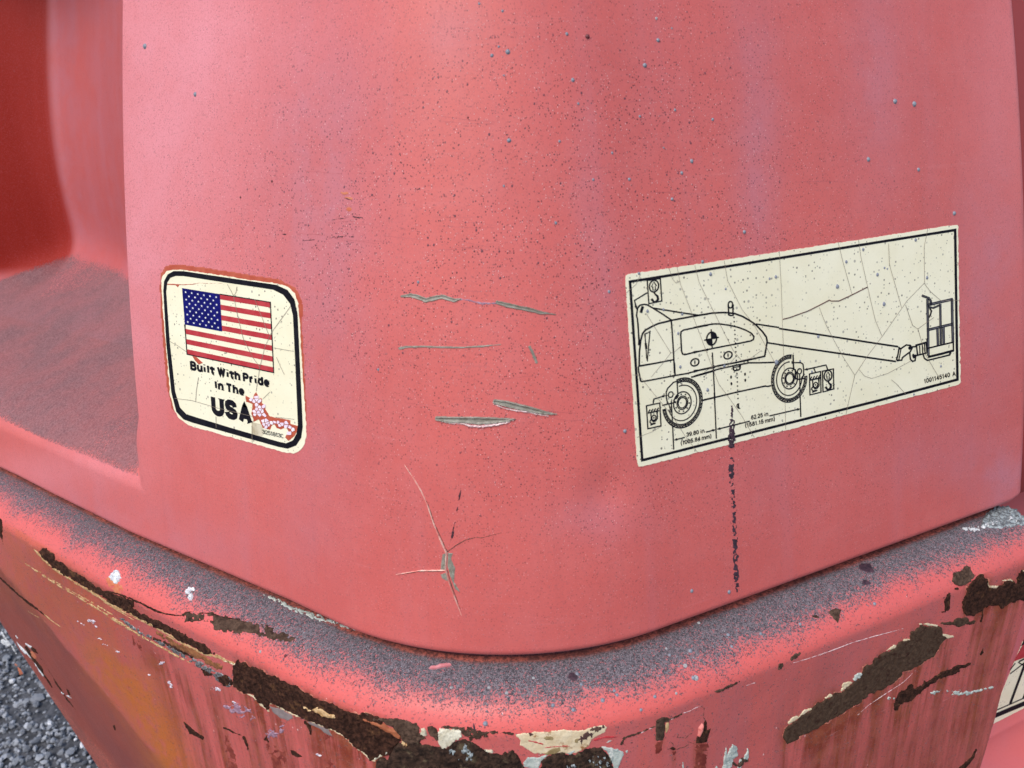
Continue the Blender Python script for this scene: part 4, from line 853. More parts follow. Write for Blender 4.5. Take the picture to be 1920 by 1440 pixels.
R8 = D6([(1158, 1022), (1152, 950), (1200, 850), (1280, 800), (1300, 765), (1330, 755), (1355, 810), (1430, 770), (1460, 715), (1480, 740), (1560, 685), (1640, 635), (1810, 598), (1812, 640), (1640, 695), (1500, 780), (1400, 860), (1320, 930), (1220, 960), (1185, 1025)])
RUSTED = [(R3, .7), (R7, .6), (R9, .8), (R8, .7), (D0([(375, 385), (405, 345), (525, 420), (640, 530), (930, 720), (1286, 860), (1286, 990), (960, 800), (600, 590), (430, 460)]), .5)]
def build_cw():
    s0 = np.arange(-.80, SARC + .338, .0016); nc0 = len(s0)
    rows = []
    for o in list(np.linspace(-.07, -.016, 6)) + list(np.linspace(-.015, CW_W - CW_A, 26)): rows.append(('t', o))
    for t in np.linspace(0, math.pi / 2, 48)[1:]: rows.append(('a', t))
    for u in np.linspace(0, 1, 300)[1:]: rows.append(('f', u))
    rows += [('b', .004), ('b', .09)]
    pb, _ = CWT.cast([(x, 1165 + 1.487 * x) for x in np.linspace(-130, 420, 24)])
    sb, _o = pcoord(pb[:, :2]); zbv = pb[:, 2] - ZB; od = np.argsort(sb)
    zbot = np.clip(np.interp(s0, sb[od], zbv[od]), -.60, -.055)
    pts = []
    for kind, v in rows:
        if kind == 't': zz = np.full(nc0, CW_T - .022 * float(sst(-.0112, -.0126, v))); o = np.full(nc0, v)
        elif kind == 'a': zz = np.full(nc0, CW_T - CW_R + CW_R * math.cos(v)); o = np.full(nc0, CW_W - CW_A + CW_A * math.sin(v))
        else:
            u = v if kind == 'f' else 1.0; zt = CW_T - CW_R; zz = zt + (zbot - zt) * u; o = np.full(nc0, CW_W)
        s = s0.copy(); sr = s - SARC; tr = np.clip((sr - .15) / .188, 0, None); s = s + tr * np.clip(.004 + .075 * zz, -.03, .01)
        P, n = path(s); o = o + (cw_delta(s, zz) if kind in ('f', 'b') else 0) - (v if kind == 'b' else 0)
        if kind == 'b': zz = zz - (.002 if v < .01 else 0)
        xyz = np.column_stack([P + n * o[:, None], ZB + zz]); r = .006; base = xyz[-1]; ends = []
        for phi in np.linspace(.25, np.pi / 2, 6):
            w = r * (math.sin(phi) * UR + (math.cos(phi) - 1) * NR); ends.append(base + np.array([w[0], w[1], 0]))
        w = ends[-1][:2] - NR * .12; ends.append(np.array([w[0], w[1], base[2]]))
        sx = np.concatenate([s, s[-1] + np.linspace(.002, .01, 6), [s[-1] + .13]])
        pts.append((np.vstack([xyz, ends]), np.column_stack([sx, np.concatenate([zz, np.full(7, zz[-1])])]), np.concatenate([o, np.full(7, o[-1])])))
    nr, nc = len(pts), len(pts[0][0])
    V = np.vstack([p[0] for p in pts]); uv = np.vstack([p[1] for p in pts]); oo = np.concatenate([p[2] for p in pts])
    N = grid_normals(V, nr, nc); Fc = grid_faces(nr, nc)
    if N[nc * 5 + 100, 2] < 0: N = -N; Fc = Fc[:, ::-1]
    s, zz = uv[:, 0], uv[:, 1]; px = project(V); nz = N[:, 2]; X, Y = px[:, 0], px[:, 1]
    wob = fbm(s * 40, zz * 40, 21) - .5
    tt = (oo - (CW_W - CW_A)) / CW_A; dirt = (1 - sst(.30, 1.06, tt + .22 * wob + .30 * (fbm(s * 11, zz * 5, 77) - .5) + .16 * (fbm(s * 90, zz * 6, 78) - .5) + .06 * sst(500, 0, X))) * (.80 + .2 * sst(0, 900, X)) * np.where((zz > CW_T - CW_R - .002) & (oo > -.0125), 1, 0)
    strip = 1 - sst(-.0078, -.0040, oo + .005 * wob)
    haze = sst(.30, .02, nz) * (.75 + .4 * fbm(s * 9, zz * 9, 3))
    q = (s - FA[0]) * FN[0] + (zz - FA[1]) * FN[1]
    brown = sst(-.004, .012, q + .012 * wob) * .95 + sst(.25, 0, nz) * blobs(px, [(120, 1120, 170, 110, .55), (230, 1330, 90, 160, .4), (1720, 1420, 180, 110, .35)])
    brown = np.clip(brown, 0, 1)
    def soft(pts_, e): return sst(-e, e, sd_poly(X, Y, pts_))
    stain = soft([(1478, 1420), (1560, 1345), (1700, 1262), (1765, 1200), (1900, 1150), (1905, 1300), (1840, 1500), (1440, 1500)], 16) * .72
    stain += soft([(285, 1235), (420, 1290), (560, 1370), (700, 1420), (720, 1500), (330, 1500)], 22) * .8 + soft([(255, 1190), (330, 1225), (310, 1260), (268, 1250)], 14) * .6
    stain += sst(-8, 6, sd_line(X, Y, [(1238, 1390), (1236, 1412)], [16, 10])) * .8 + sst(-7, 6, sd_line(X, Y, [(1314, 1395), (1312, 1450)], [22, 22])) * 1.1 + sst(-6, 5, sd_line(X, Y, [(1262, 1405), (1264, 1435)], [8, 4])) * .6
    for P_, a_ in RUSTED:
        dd = sd_poly(X, Y, P_); stain += a_ * 1.15 * np.exp(-np.maximum(-dd, 0) / 7.0)
        for k_ in (14, 30, 50): stain += a_ * .65 * (1 - k_ / 75) * sst(-7, 5, sd_poly(X + k_ * .12, Y - k_, P_))
    stain += soft([(1440, 1130 + 280), (1480, 1300), (1560, 1240), (1560, 1300), (1480, 1440), (1400, 1440)], 40) * .3
    stain = np.clip(stain, 0, 1.2) * (nz < .4)
    orange = sst(-50, 30, sd_line(X, Y, [(195, 1245), (255, 1300), (300, 1380), (330, 1470)], [36, 50, 46, 50])) * 1.1 + soft([(0, 985), (40, 985), (160, 1080), (230, 1190), (150, 1230), (0, 1110)], 22) * .36
    dirt = np.clip(dirt, 0, 1)
    return mesh_obj('counterweight', V, Fc, M_CW, None, True, dict(dirt=dirt, strip=strip, haze=haze, brown=brown, stain=stain, orange=np.clip(orange, 0, 1) * (nz < .5)), uv)
cw = build_cw()
tag(cw, 'rusty red steel counterweight with a rounded dirt covered top edge, below the hood', 'counterweight')

# primer showing around the rust first, then the rust itself standing proud of it
patch('bare_primer', [line(D0([(330, 365), (385, 420), (470, 510), (600, 600), (740, 690), (900, 780), (1040, 880), (1200, 970)]), [2, 4, 3, 4, 4, 5, 5, 4]), line(D1([(0, 215), (130, 270), (300, 350), (480, 450), (700, 570), (900, 690), (1100, 800), (1300, 900), (1480, 945), (1700, 1045)]), [3, 4, 4, 4, 5, 4, 4, 5, 4, 2]), line(D1([(1480, 920), (1560, 965), (1740, 1050)]), [4, 2, 3])], CWT, cw, M_TAN, .9, .0001, .0002, 3, 2.2, 5, 1)
patch('scrape_mark', [line(D0([(212, 472), (300, 535), (400, 600), (560, 710), (720, 800), (900, 910), (1100, 1030), (1286, 1150)]), [.6, 2, 2.6, 3, 3, 3.4, 4, 4]), line(D0([(350, 560), (500, 650), (700, 770), (900, 880), (1080, 990)]), [1, 1.6, 1.6, 2, 2]), line(D1([(0, 380), (150, 480), (350, 600), (560, 720), (760, 830), (930, 930), (1150, 1040)]), [4, 4, 3.2, 3, 3, 3, 2])], CWT, cw, M_TAN, .8, .0002, .0003, 2, 1.8, 4, .9, holes=.34)
patch('scrape_mark', [line(D0([(560, 560), (700, 660), (860, 770)]), [.8, 1, .8]), line(D0([(980, 860), (1150, 960), (1286, 1040)]), [1, 1.4, 1.2]), line(D1([(60, 250), (300, 380), (600, 530), (800, 640)]), 1.2), line(D1([(800, 660), (1000, 760), (1250, 880)]), 1.4)], CWT, cw, M_TAN, .7, .0002, .0002, 2, .9, 4, .8)
patch('scrape_mark', [poly(D1([(640, 600), (760, 640), (900, 720), (1100, 810), (1300, 920), (1480, 1030), (1590, 1070), (1560, 1130), (1400, 1070), (1200, 960), (1000, 860), (800, 740)]))], CWT, cw, mottled('orange_brown_rust', (.16, .06, .022), (.30, .12, .045), 200, .85, .0004, (.05, .022, .012), 150), 1.2, .0003, .0004, 4, 5, 7, 2, holes=.36)
patch('rust_patch', [poly(D0([(375, 385), (405, 345), (440, 350), (485, 370), (525, 420), (540, 460), (600, 490), (640, 530), (690, 560), (760, 600), (850, 660), (930, 720), (1020, 760), (1160, 810), (1286, 860), (1286, 990), (1180, 930), (1080, 870), (960, 800), (820, 720), (700, 650), (600, 590), (510, 530), (430, 460)])),
                     poly(D1([(0, 70), (150, 130), (240, 230), (420, 330), (600, 420), (720, 460), (850, 540), (1000, 610), (1150, 700), (1280, 760), (1360, 800), (1450, 900), (1420, 925), (1250, 860), (1050, 760), (850, 650), (650, 540), (450, 440), (250, 330), (80, 240), (0, 190)]))], CWT, cw, M_RUST, 1.2, .0007, .0008, 5, 4.2, 6, 2.2)
patch('open_seam', [line(D1([(0, 62), (150, 95), (320, 160), (500, 240), (650, 320), (780, 365), (920, 385), (1030, 388), (1080, 350), (1160, 335)]), [3, 3, 3, 4, 4, 3, 3, 3, 3, 2]), line(D1([(1240, 358), (1380, 358), (1480, 385), (1600, 420), (1800, 440)]), 2)], CWT, cw, M_RUST, .8, .0005, .0003, 3, 1.4, 4, 1.2)
C5b = C(400, 1080, 3.4286)
patch('rust_patch', [poly(D1([(1040, 385), (1090, 345), (1180, 330), (1300, 360), (1420, 365), (1560, 415), (1800, 440), (1800, 640), (1650, 560), (1500, 510), (1300, 470), (1150, 450), (1060, 470)])), poly(C5b([(0, 250), (100, 265), (230, 290), (340, 320), (440, 370), (540, 410), (570, 450), (430, 425), (300, 385), (150, 360), (0, 345)]))], CWT, cw, M_RUSTD, 1.2, .0004, .0006, 4, 7, 9, 4, holes=.33)
patch('bare_steel_scrape', poly(D1([(180, 430), (220, 430), (330, 510), (520, 620), (650, 690), (800, 760), (900, 820), (1000, 880), (1120, 930), (1200, 980), (1330, 1060), (1480, 1140), (1600, 1190), (1700, 1250), (1745, 1330), (1640, 1350), (1500, 1270), (1400, 1180), (1250, 1090), (1100, 1000), (950, 910), (800, 820), (600, 720), (400, 620), (260, 520)])), CWT, cw, M_STEEL, 1.0, .0003, .0006, 3, 3.2, 5, 1.5, holes=.36)
patch('rust_patch', [poly(D1([(1270, 1090), (1400, 1160), (1500, 1200), (1620, 1190), (1720, 1300), (1640, 1360), (1560, 1320), (1440, 1200), (1320, 1200)])), line(D1([(640, 700), (760, 740), (900, 810), (1060, 900), (1160, 950)]), [3, 4, 5, 5, 3])], CWT, cw, M_RUST, 1.0, .0006, .0006, 4, 3.2, 5, 1.6)
patch('bare_primer', [line(D2([(262, 605), (345, 640), (420, 720), (505, 800)]), [3, 5, 5, 3]), line(D2([(508, 715), (560, 715), (640, 765), (780, 838), (870, 866), (1000, 922), (1090, 958), (1250, 1022), (1350, 1085), (1450, 1184), (1560, 1254), (1640, 1334), (1700, 1362)]), [2.6, 3.4, 2.6, 3, 2.4, 2.6, 3, 2.2, 3, 2.6, 4, 3.4, 4]), line(D2([(0, 235), (60, 255), (140, 280)]), [1, 1.4, 5])], CWT, cw, M_CREAM, .8, .0003, .0003, 3, 1.6, 4, 1)
patch('undercoat_patch', [poly(D2([(512, 745), (620, 765), (760, 838), (780, 880), (720, 905), (640, 880), (545, 815)])), poly(D2([(900, 905), (1010, 930), (1100, 975), (1180, 1010), (1222, 1085), (1150, 1060), (1080, 1005), (980, 960)]))], CWT, cw, M_GREYP, 1, .0001, .0001, 5, 1.6, 7, 1)
patch('rust_patch', [poly(R3), poly(R3b)], CWT, cw, M_RUST, 1.3, .0009, .0011, 6, 3.6, 6, 2.5, lip=(M_LIPP, 1.7))
patch('rust_patch', poly(D3([(0, 350), (60, 360), (120, 400), (280, 430), (400, 430), (560, 460), (650, 490), (690, 545), (680, 600), (720, 640), (765, 665), (680, 710), (560, 750), (470, 700), (455, 650), (380, 560), (250, 480), (120, 440)])), CWT, cw, M_RUSTD, 1.2, .0008, .0007, 5, 3, 6, 2)
patch('orange_scrape', line(D3([(20, 420), (110, 460), (200, 490), (300, 545), (400, 590), (450, 640)]), [3, 4, 6, 7, 9, 5]), CWT, cw, mottled('brick_orange', (.28, .075, .03), (.36, .12, .05), 200, .7), .9, .0019, .0003, 4, 1.6, 4, 1.2)
patch('bare_primer', [poly(D2([(1010, 770), (1070, 745), (1160, 790), (1300, 870), (1230, 870), (1120, 840)])), poly(D2([(910, 735), (1000, 780), (980, 800)])), poly(D3([(450, 690), (500, 685), (545, 735), (500, 750)]))], CWT, cw, M_TAN, .9, .0018, .0005, 3, 2.6, 4, 1.2)
patch('bare_primer', [poly(D4([(172, 370), (250, 350), (400, 335), (540, 335), (650, 310), (760, 306), (880, 315), (1000, 308), (1120, 265), (1230, 248), (1264, 280), (1240, 335), (1150, 390), (1090, 430), (1050, 505), (960, 560), (850, 600), (720, 585), (600, 600), (420, 600), (340, 570), (285, 520), (215, 500), (225, 440)]))], CWT, cw, M_CREAM, 1.0, .0002, .0002, 6, 2.2, 6, 1.4)
patch('undercoat_patch', [poly(D4([(490, 400), (540, 380), (620, 385), (625, 435), (540, 435)])), poly(D4([(500, 590), (600, 530), (700, 508), (712, 555), (640, 600), (540, 610)])), poly(D4([(870, 420), (930, 400), (925, 470), (875, 460)]))], CWT, cw, M_OLIVE, .9, .0004, .0001, 4, 1, 5, 1)
patch('red_streak', [line(D4([(330, 435), (450, 465), (590, 500)]), [3, 3, 1]), line(D4([(470, 530), (600, 510), (760, 500), (880, 500)]), [1, 2.4, 2, 1.4]), line(D4([(1120, 430), (1250, 395), (1420, 395)]), [2, 3, 1])], CWT, cw, M_FRED, .8, .0005, .0001, 3, 1, 5, .8)
patch('rust_patch', [line(D4([(920, 430), (1000, 390), (1060, 340), (1130, 300), (1225, 275)]), [6, 10, 11, 10, 6]), line(D4([(960, 440), (955, 500)]), [9, 3]), line(D4([(1075, 340), (1075, 400)]), [6, 3]), line(D4([(1150, 310), (1160, 365)]), [6, 2]), poly(D4([(310, 350), (345, 335), (385, 360), (350, 378)]))], CWT, cw, mottled('purple_rust', (.05, .022, .025), (.13, .07, .045), 200, .9, .0006), .9, .0005, .0005, 4, 3, 5, 1.4, holes=.30)
patch('bare_primer', [poly(D4([(265, 710), (310, 640), (440, 640), (500, 620), (560, 610), (480, 690), (455, 768), (400, 790), (265, 750)])), poly(D4([(1205, 515), (1300, 520), (1400, 540), (1450, 570), (1475, 610), (1440, 680), (1405, 760), (1420, 830), (1370, 830), (1310, 660), (1260, 570)])), poly(D4([(1250, 460), (1310, 430), (1335, 440), (1280, 470)])), poly(D4([(1490, 560), (1515, 555), (1520, 580), (1495, 590)])), poly(D4([(760, 590), (880, 545), (900, 570), (830, 605)]))], CWT, cw, M_BLUEG, 1.0, .0003, .0003, 5, 2.4, 6, 1.4)
patch('bare_primer', [poly(D3([(690, 540), (740, 540), (765, 570), (785, 640), (745, 640), (700, 595)])), poly(D3([(905, 600), (920, 545), (1060, 552), (1190, 570), (1190, 640), (1080, 720), (1010, 785), (945, 785), (905, 700)])), poly(D3([(1455, 800), (1560, 810), (1580, 840), (1500, 825)])), line(D3([(150, 910), (300, 820), (345, 800)]), [4, 7, 5])], CWT, cw, mottled('pale_green_primer', (.50, .46, .34), (.66, .64, .52), 140, .7, .0005, (.42, .50, .46), 90), .9, .0009, .0005, 4, 3, 5, 1.2)
patch('rust_patch', poly(D3([(780, 530), (840, 520), (890, 560), (925, 640), (900, 700), (850, 640), (790, 600)])), CWT, cw, M_RUSTD, 1, .0011, .0007, 4, 2.5, 4, 1.5)
patch('rust_patch', [poly(D3([(930, 530), (1110, 515), (1300, 530), (1450, 600), (1500, 640), (1400, 660), (1320, 690), (1190, 620), (1180, 575), (1060, 555)])), line(D3([(1440, 610), (1560, 590), (1700, 600), (1820, 615)]), [3, 5, 3, 1])], CWT, cw, M_RUSTD, 1, .0008, .0006, 4, 4, 6, 2, holes=.30)
R5 = [poly(D3([(155, 1060), (165, 960), (190, 905), (240, 895), (300, 925), (360, 805), (400, 745), (440, 725), (560, 745), (640, 680), (720, 740), (850, 750), (940, 790), (1010, 785), (1080, 720), (1180, 690), (1290, 700), (1400, 765), (1480, 820), (1560, 850), (1680, 870), (1705, 820), (1740, 845), (1790, 808), (1870, 880), (1920, 985), (1990, 1075), (2050, 1120), (155, 1120)])),
      poly(D4([(440, 860), (455, 768), (490, 690), (560, 640), (620, 610), (720, 580), (850, 606), (900, 595), (960, 560), (1070, 520), (1190, 515), (1255, 570), (1315, 670), (1360, 768), (1375, 860)]))]
patch('rust_patch', R5, CWT, cw, mottled('black_crusted_rust', (.018, .010, .0075), (.062, .034, .023), 170, .9, .0020, (.10, .075, .045), 95, .2), 1.4, .0012, .0016, 8, 4, 7, 2.6)
patch('lichen_crust', [line(D3([(1230, 760), (1290, 860), (1270, 900)]), [14, 22, 12]), line(D4([(1060, 660), (1160, 650), (1240, 700), (1280, 720)]), [10, 20, 16, 8]), line(D4([(720, 720), (790, 735), (860, 720)]), [8, 12, 8]), line(D3([(1060, 790), (1120, 850), (1180, 830)]), [8, 10, 6])], CWT, cw, M_LIP, .9, .0022, .0014, 4, 9, 5, 2, holes=.52)
# scrapes and chips on the front of the right half
Q1 = D5([(186, 456), (262, 412), (350, 420), (348, 470), (300, 478), (298, 640), (266, 692), (190, 692)])
patch('rust_patch', poly(Q1), CWT, cw, M_RUSTD, 1, .0004, .0004, 4, 1.4, 6, 1.2)
patch('bare_primer', poly(D5([(304, 480), (344, 472), (352, 530), (325, 605), (302, 600)])), CWT, cw, M_TAN, .9, .0002, .0002, 4, 1, 5, 1)
patch('rust_run', [poly(D5([(190, 700), (262, 700), (262, 800), (225, 850), (195, 865), (180, 840)])), poly(D5([(668, 740), (815, 730), (812, 840), (790, 1060), (650, 1060), (660, 900)])), poly(D5([(395, 830), (430, 830), (425, 930), (410, 930)]))], CWT, cw, M_DARKRED, 1, .00005, .0001, 5, 4, 6, 1, holes=.36)
patch('flaked_hole', poly(D5([(785, 436), (800, 480), (802, 570), (850, 548), (806, 700), (798, 716), (668, 732), (682, 640), (712, 655), (748, 590), (766, 480)])), CWT, cw, M_RUST, .9, .0003, .0003, 4, .8, 5, 1.2)
patch('lifted_flake', poly(D5([(700, 540), (745, 480), (764, 490), (752, 570), (712, 655), (690, 640)])), CWT, cw, mottled('curled_red_flake', (.62, .15, .13), (.70, .25, .22), 120, .45), .9, .0016, .0002, 5, .6, 5, 3)
patch('flaked_hole', poly(D5([(350, 792), (392, 768), (437, 796), (400, 814)])), CWT, cw, M_RUST, .8, .0002, .0002, 4, .7, 4, 1)
patch('open_crack', [line(D5([(725, 280), (770, 305), (765, 380), (752, 410), (780, 440)]), 1.1), line(D5([(458, 620), (448, 660), (500, 655), (545, 670), (590, 620), (630, 605)]), 1.2), line(D5([(370, 712), (400, 740), (398, 772)]), 1), line(D5([(440, 805), (470, 785), (530, 775), (580, 740)]), 1), line(D5([(590, 710), (650, 735)]), 1), line(D5([(330, 800), (352, 792)]), 1)], CWT, cw, M_CRKD, .6, .0002, .0002, 3, .8, 3, .8)
patch('bare_primer', [poly(D5([(985, 1040), (1030, 756), (1048, 830), (1040, 860), (1108, 736), (1160, 760), (1172, 870), (1130, 920), (1095, 1000), (1060, 1060)])), poly(D5([(1160, 1060), (1195, 930), (1250, 890), (1292, 790), (1308, 850), (1292, 930), (1230, 965), (1200, 1060)])), poly(D5([(502, 1060), (515, 950), (535, 1060)])), poly(D5([(870, 1050), (920, 1000), (950, 1050)]))], CWT, cw, M_BLUEG, .9, .0004, .0005, 4, 2, 4, 1)
patch('rust_patch', [line(D5([(1190, 990), (1230, 930), (1285, 930)]), [7, 9, 4]), line(D5([(1110, 960), (1150, 990)]), [5, 4])], CWT, cw, M_RUSTD, .9, .0008, .0004, 4, 2, 4, 1)
patch('seam_line', [line(D4([(1440, 470), (1480, 405), (1640, 350), (1840, 268)]), [5, 4, 3, 1.5]), line(D5([(355, 440), (450, 400), (520, 360)]), [2.4, 3.2, 1.6]), line(D5([(905, 110), (960, 95), (1060, 50), (1160, 5), (1190, -10)]), [3, 5, 5, 4, 2]), line(D6([(130, 510), (170, 480), (210, 450)]), [6, 9, 4]), line(D6([(0, 610), (20, 580), (38, 560)]), [4, 9, 4])], CWT, cw, M_RUSTD, .8, .0003, .0003, 3, 2.2, 4, 1)
patch('pale_scratch', [line(D5([(0, 608), (80, 570), (175, 530)]), 1.2), line(D5([(370, 442), (450, 410)]), 1.2), line(D5([(520, 365), (600, 340), (660, 305), (725, 282)]), 1.4), line(D6([(150, 548), (280, 510), (420, 465), (560, 415), (740, 345), (960, 282), (1250, 205)]), [1.4, 1.1, 1.1, 1.6, 1.4, 1.4, .5]), line(D6([(790, 1070), (900, 970), (1050, 870), (1250, 740), (1370, 620)]), [.8, 1, 1.2, 1, .7]), line(D5([(1280, 35), (1380, 0)]), [1, 1.6])], CWT, cw, M_SHRED, .6, .0001, .0001, 3, .7, 4, .7)
patch('bare_primer', [line(D6([(100, 1150), (150, 1105), (200, 1090), (260, 1035), (320, 1010)]), [4, 7, 4, 7, 4]), line(D6([(470, 895), (520, 875)]), [3, 6]), line(D6([(625, 830), (660, 770), (720, 745)]), [4, 10, 5]), line(D6([(1080, 425), (1160, 385)]), [3, 6]), line(D6([(1250, 325), (1300, 322)]), [4, 6]), line(D6([(1410, 160), (1480, 160), (1580, 180)]), [2, 4, 3]), line(D6([(1640, 270), (1700, 290), (1740, 285)]), [4, 7, 3])], CWT, cw, M_CREAM, .9, .0003, .0003, 4, 2, 5, 1)
patch('bare_primer', line(D6([(755, 710), (785, 680), (820, 655)]), [5, 8, 4]), CWT, cw, M_BLUEG, .8, .0007, .0006, 3, 2, 3, 1)
big = patch('rust_patch', poly(R7), CWT, cw, M_RUSTB, 1.3, .0006, .0004, 5, 3.4, 7, 2, lip=(M_LIPP, 1.7))
tag(big, 'long flat brown rust patch slanting across the right face')
patch('rust_patch', [poly(R8), line(C(1400, 900, 2.667)([(1040, 940), (1090, 930), (1118, 915)]), [9, 5, 2])], CWT, cw, M_RUST, 1, .0005, .0005, 4, 2.6, 5, 1.6)
patch('bare_primer', [line(D6([(1110, 905), (1150, 905)]), [6, 5]), line(D6([(1520, 850), (1560, 845), (1600, 835)]), [3, 6, 2]), line(D6([(1680, 830), (1740, 845), (1813, 850)]), [3, 9, 9]), line(C(1400, 900, 2.667)([(1050, 1062), (1100, 1066), (1160, 1052), (1240, 1034)]), [7, 6, 4, 2])], CWT, cw, M_BLUEG, .9, .0003, .0004, 3, 3, 4, 1, holes=.34)
patch('bare_primer', [line(D7([(800, 390), (830, 430), (900, 440), (960, 420)]), [3, 4, 5, 3]), line(D7([(1010, 350), (1100, 340), (1160, 360)]), [2, 4, 2]), line(D7([(1280, 240), (1296, 250)]), 8)], CWT, cw, M_CREAM, .8, .0003, .0003, 3, 1.4, 4, 1)
patch('rust_patch', poly(R9), CWT, cw, M_RUST, 1.1, .0008, .0007, 5, 3.2, 5, 2, lip=(M_LIPP, 2.0))
patch('rust_patch', poly(D7([(318, 345), (350, 250), (400, 232), (462, 212), (490, 150), (520, 128), (556, 165), (592, 232), (640, 275), (560, 360), (500, 410), (420, 432), (350, 412)])), CWT, cw, M_RUSTD, 1, .0008, .0008, 4, 3, 5, 2)
patch('rust_patch', [poly(D7([(275, 500), (305, 510), (300, 590), (297, 730), (272, 762), (226, 758), (226, 700), (215, 620), (250, 560)])), line(D7([(370, 460), (395, 460)]), 5), line(D7([(190, 775), (240, 768)]), 1.5), line(D7([(735, 720), (735, 800), (715, 900)]), [3, 2.4, 4]), line(D7([(745, 1265), (730, 1310), (710, 1350)]), [2, 5, 1.5])], CWT, cw, M_RUST, .9, .0004, .0004, 4, 1.6, 4, 1.2)
patch('rust_patch', [poly(D7([(150, 935), (190, 915), (340, 900), (400, 850), (530, 850), (560, 890), (645, 890), (625, 940), (540, 938), (420, 978), (330, 950), (240, 945)]))], CWT, cw, M_RUSTB, 1, .0004, .0003, 4, 2.4, 5, 1.6)
patch('rust_patch', line(C(1780, 1180, 5.536)([(280, 1250), (250, 1310), (200, 1380), (130, 1440), (80, 1490)]), [3, 6, 8, 10, 9]), CWT, cw, M_RUST, 1, .0004, .0004, 4, 2, 5, 1.2)
patch('rust_chip', [poly(C(1400, 900, 2.667)([(405, 660), (440, 640), (472, 648), (465, 690), (455, 715), (432, 690)])), poly(C(1400, 900, 2.667)([(318, 678), (350, 674), (374, 695), (345, 692)]))], CWT, cw, M_RUSTD, .9, .0003, .0004, 4, 1.6, 4, 1.2)
patch('stain_spot', [line(C(1400, 900, 2.667)([(580, 435), (605, 440), (630, 455)]), [14, 18, 6]), line(C(1400, 900, 2.667)([(590, 512), (612, 516)]), [10, 6]), line([(1072, 1268), (1076, 1270)], [14, 14]), line([(888, 1356), (890, 1370)], [2, 5])], CWT, cw, M_MARK, .9, .0002, .0001, 5, .8, 6, 1)
patch('lichen_crust', [poly([(1836, 985), (1846, 966), (1868, 948), (1890, 949), (1906, 956), (1922, 972), (1924, 984), (1890, 988), (1860, 990)])], CWT, cw, M_LIP, 1, .0006, .0012, 4, 4, 5, 2)
patch('white_flecks', [line([(1808, 992), (1830, 992), (1846, 987), (1870, 979)], [4, 5, 4, 4]), line([(1896, 971), (1904, 975)], 5)], CWT, cw, M_LICHEN, .8, .0012, .0008, 3, 5, 3, 1, holes=.45)
patch('bare_primer', [poly(C5b([(325, 122), (380, 128), (450, 168), (560, 215), (700, 252), (850, 308), (1000, 358), (900, 348), (740, 300), (600, 258), (520, 225), (430, 185)]))], CWT, cw, M_BLUEG, .9, .0002, .0007, 3, 4, 5, 1.4, holes=.40)
patch('lichen_spot', poly(D0([(1085, 570), (1120, 552), (1150, 570), (1170, 620), (1150, 670), (1110, 695), (1080, 670), (1040, 635), (1075, 600)])), CWT, cw, M_LICHEN, .9, .0007, .001, 3, 3.4, 4, 1.4)
patch('lichen_spot', [poly(D1([(1060, 70), (1100, 10), (1180, 0), (1190, 40), (1140, 80), (1180, 140), (1140, 190), (1090, 160), (1110, 110)]))], CWT, cw, M_LICHEN, .9, .0007, .001, 3, 3.4, 4, 1.4)
patch('orange_scrape', [line(D0([(1040, 650), (1110, 720), (1150, 750)]), [10, 16, 14])], CWT, cw, M_ORANGE, 1, .00003, .0001, 4, 5, 6, 1.5, holes=.34)
# left end of the counterweight
patch('rust_patch', [poly(D0([(-20, 40), (10, 75), (24, 95), (22, 190), (30, 310), (14, 260), (-20, 220)]))], CWT, cw, M_RUST, .9, .0005, .0004, 4, 2, 5, 1.2)
patch('open_crack', [line(D0([(-20, 610), (60, 690), (150, 775), (230, 840), (300, 895), (380, 955), (450, 1010)]), [2.6, 3.4, 4, 4, 4, 3, 2.2])], CWT, cw, M_RUST, .8, .0004, .0003, 4, 1.6, 5, 1.2)
patch('scrape_mark', [line(D0([(430, 990), (500, 1050), (590, 1112)]), [1.4, 2.4, .8]), line(D0([(270, 960), (360, 1010), (440, 1060)]), [.5, .7, .5])], CWT, cw, M_TAN, .7, .0002, .0001, 3, .8, 4, .8)
tornl = patch('lifted_flake', [poly(D8([(170, 128), (222, 178), (292, 250), (268, 262), (222, 215), (185, 160)])), line(D8([(290, 255), (350, 330), (400, 410), (450, 480)]), [2.4, 1.8, 2, 3])], CWT, cw, M_LICHEN, .8, .0009, .0003, 4, .8, 5, 1.4)
patch('flaked_hole', [poly(D8([(252, 182), (275, 165), (300, 200), (345, 280), (365, 310), (400, 345), (440, 400), (462, 470), (510, 535), (548, 605), (535, 605), (478, 520), (430, 450), (380, 380), (320, 300), (275, 230)])), poly(D8([(545, 490), (575, 530), (605, 580), (660, 655), (640, 650), (580, 570)])), line(D8([(640, 640), (690, 720), (740, 780), (798, 852)]), [2, 2.4, 2, .8]), poly(D8([(680, 600), (710, 630), (736, 682), (712, 690)])), poly(D8([(1170, 1000), (1192, 988), (1206, 1050), (1186, 1055)])), line(D8([(325, 190), (360, 220), (395, 255)]), [4, 6, 1]), line(D8([(410, 290), (470, 370), (545, 490)]), [.6, .8, 1])], CWT, cw, M_RUST, .8, .0003, .0003, 4, 1, 5, 1)
patch('pale_scratch', [line(D8([(10, 30), (50, 95), (120, 180), (165, 255)]), [1, 1.8, 1.4, 1]), line(D8([(165, 65), (185, 95)]), 1.4), line(D8([(265, 150), (320, 185)]), [2, 3]), line(D8([(640, 655), (660, 670)]), 2.6), line(D8([(690, 685), (740, 715)]), 2), line(D8([(30, 130), (90, 165)]), [8, 5])], CWT, cw, M_LICHEN, .7, .0003, .0003, 3, 1.4, 4, .8)
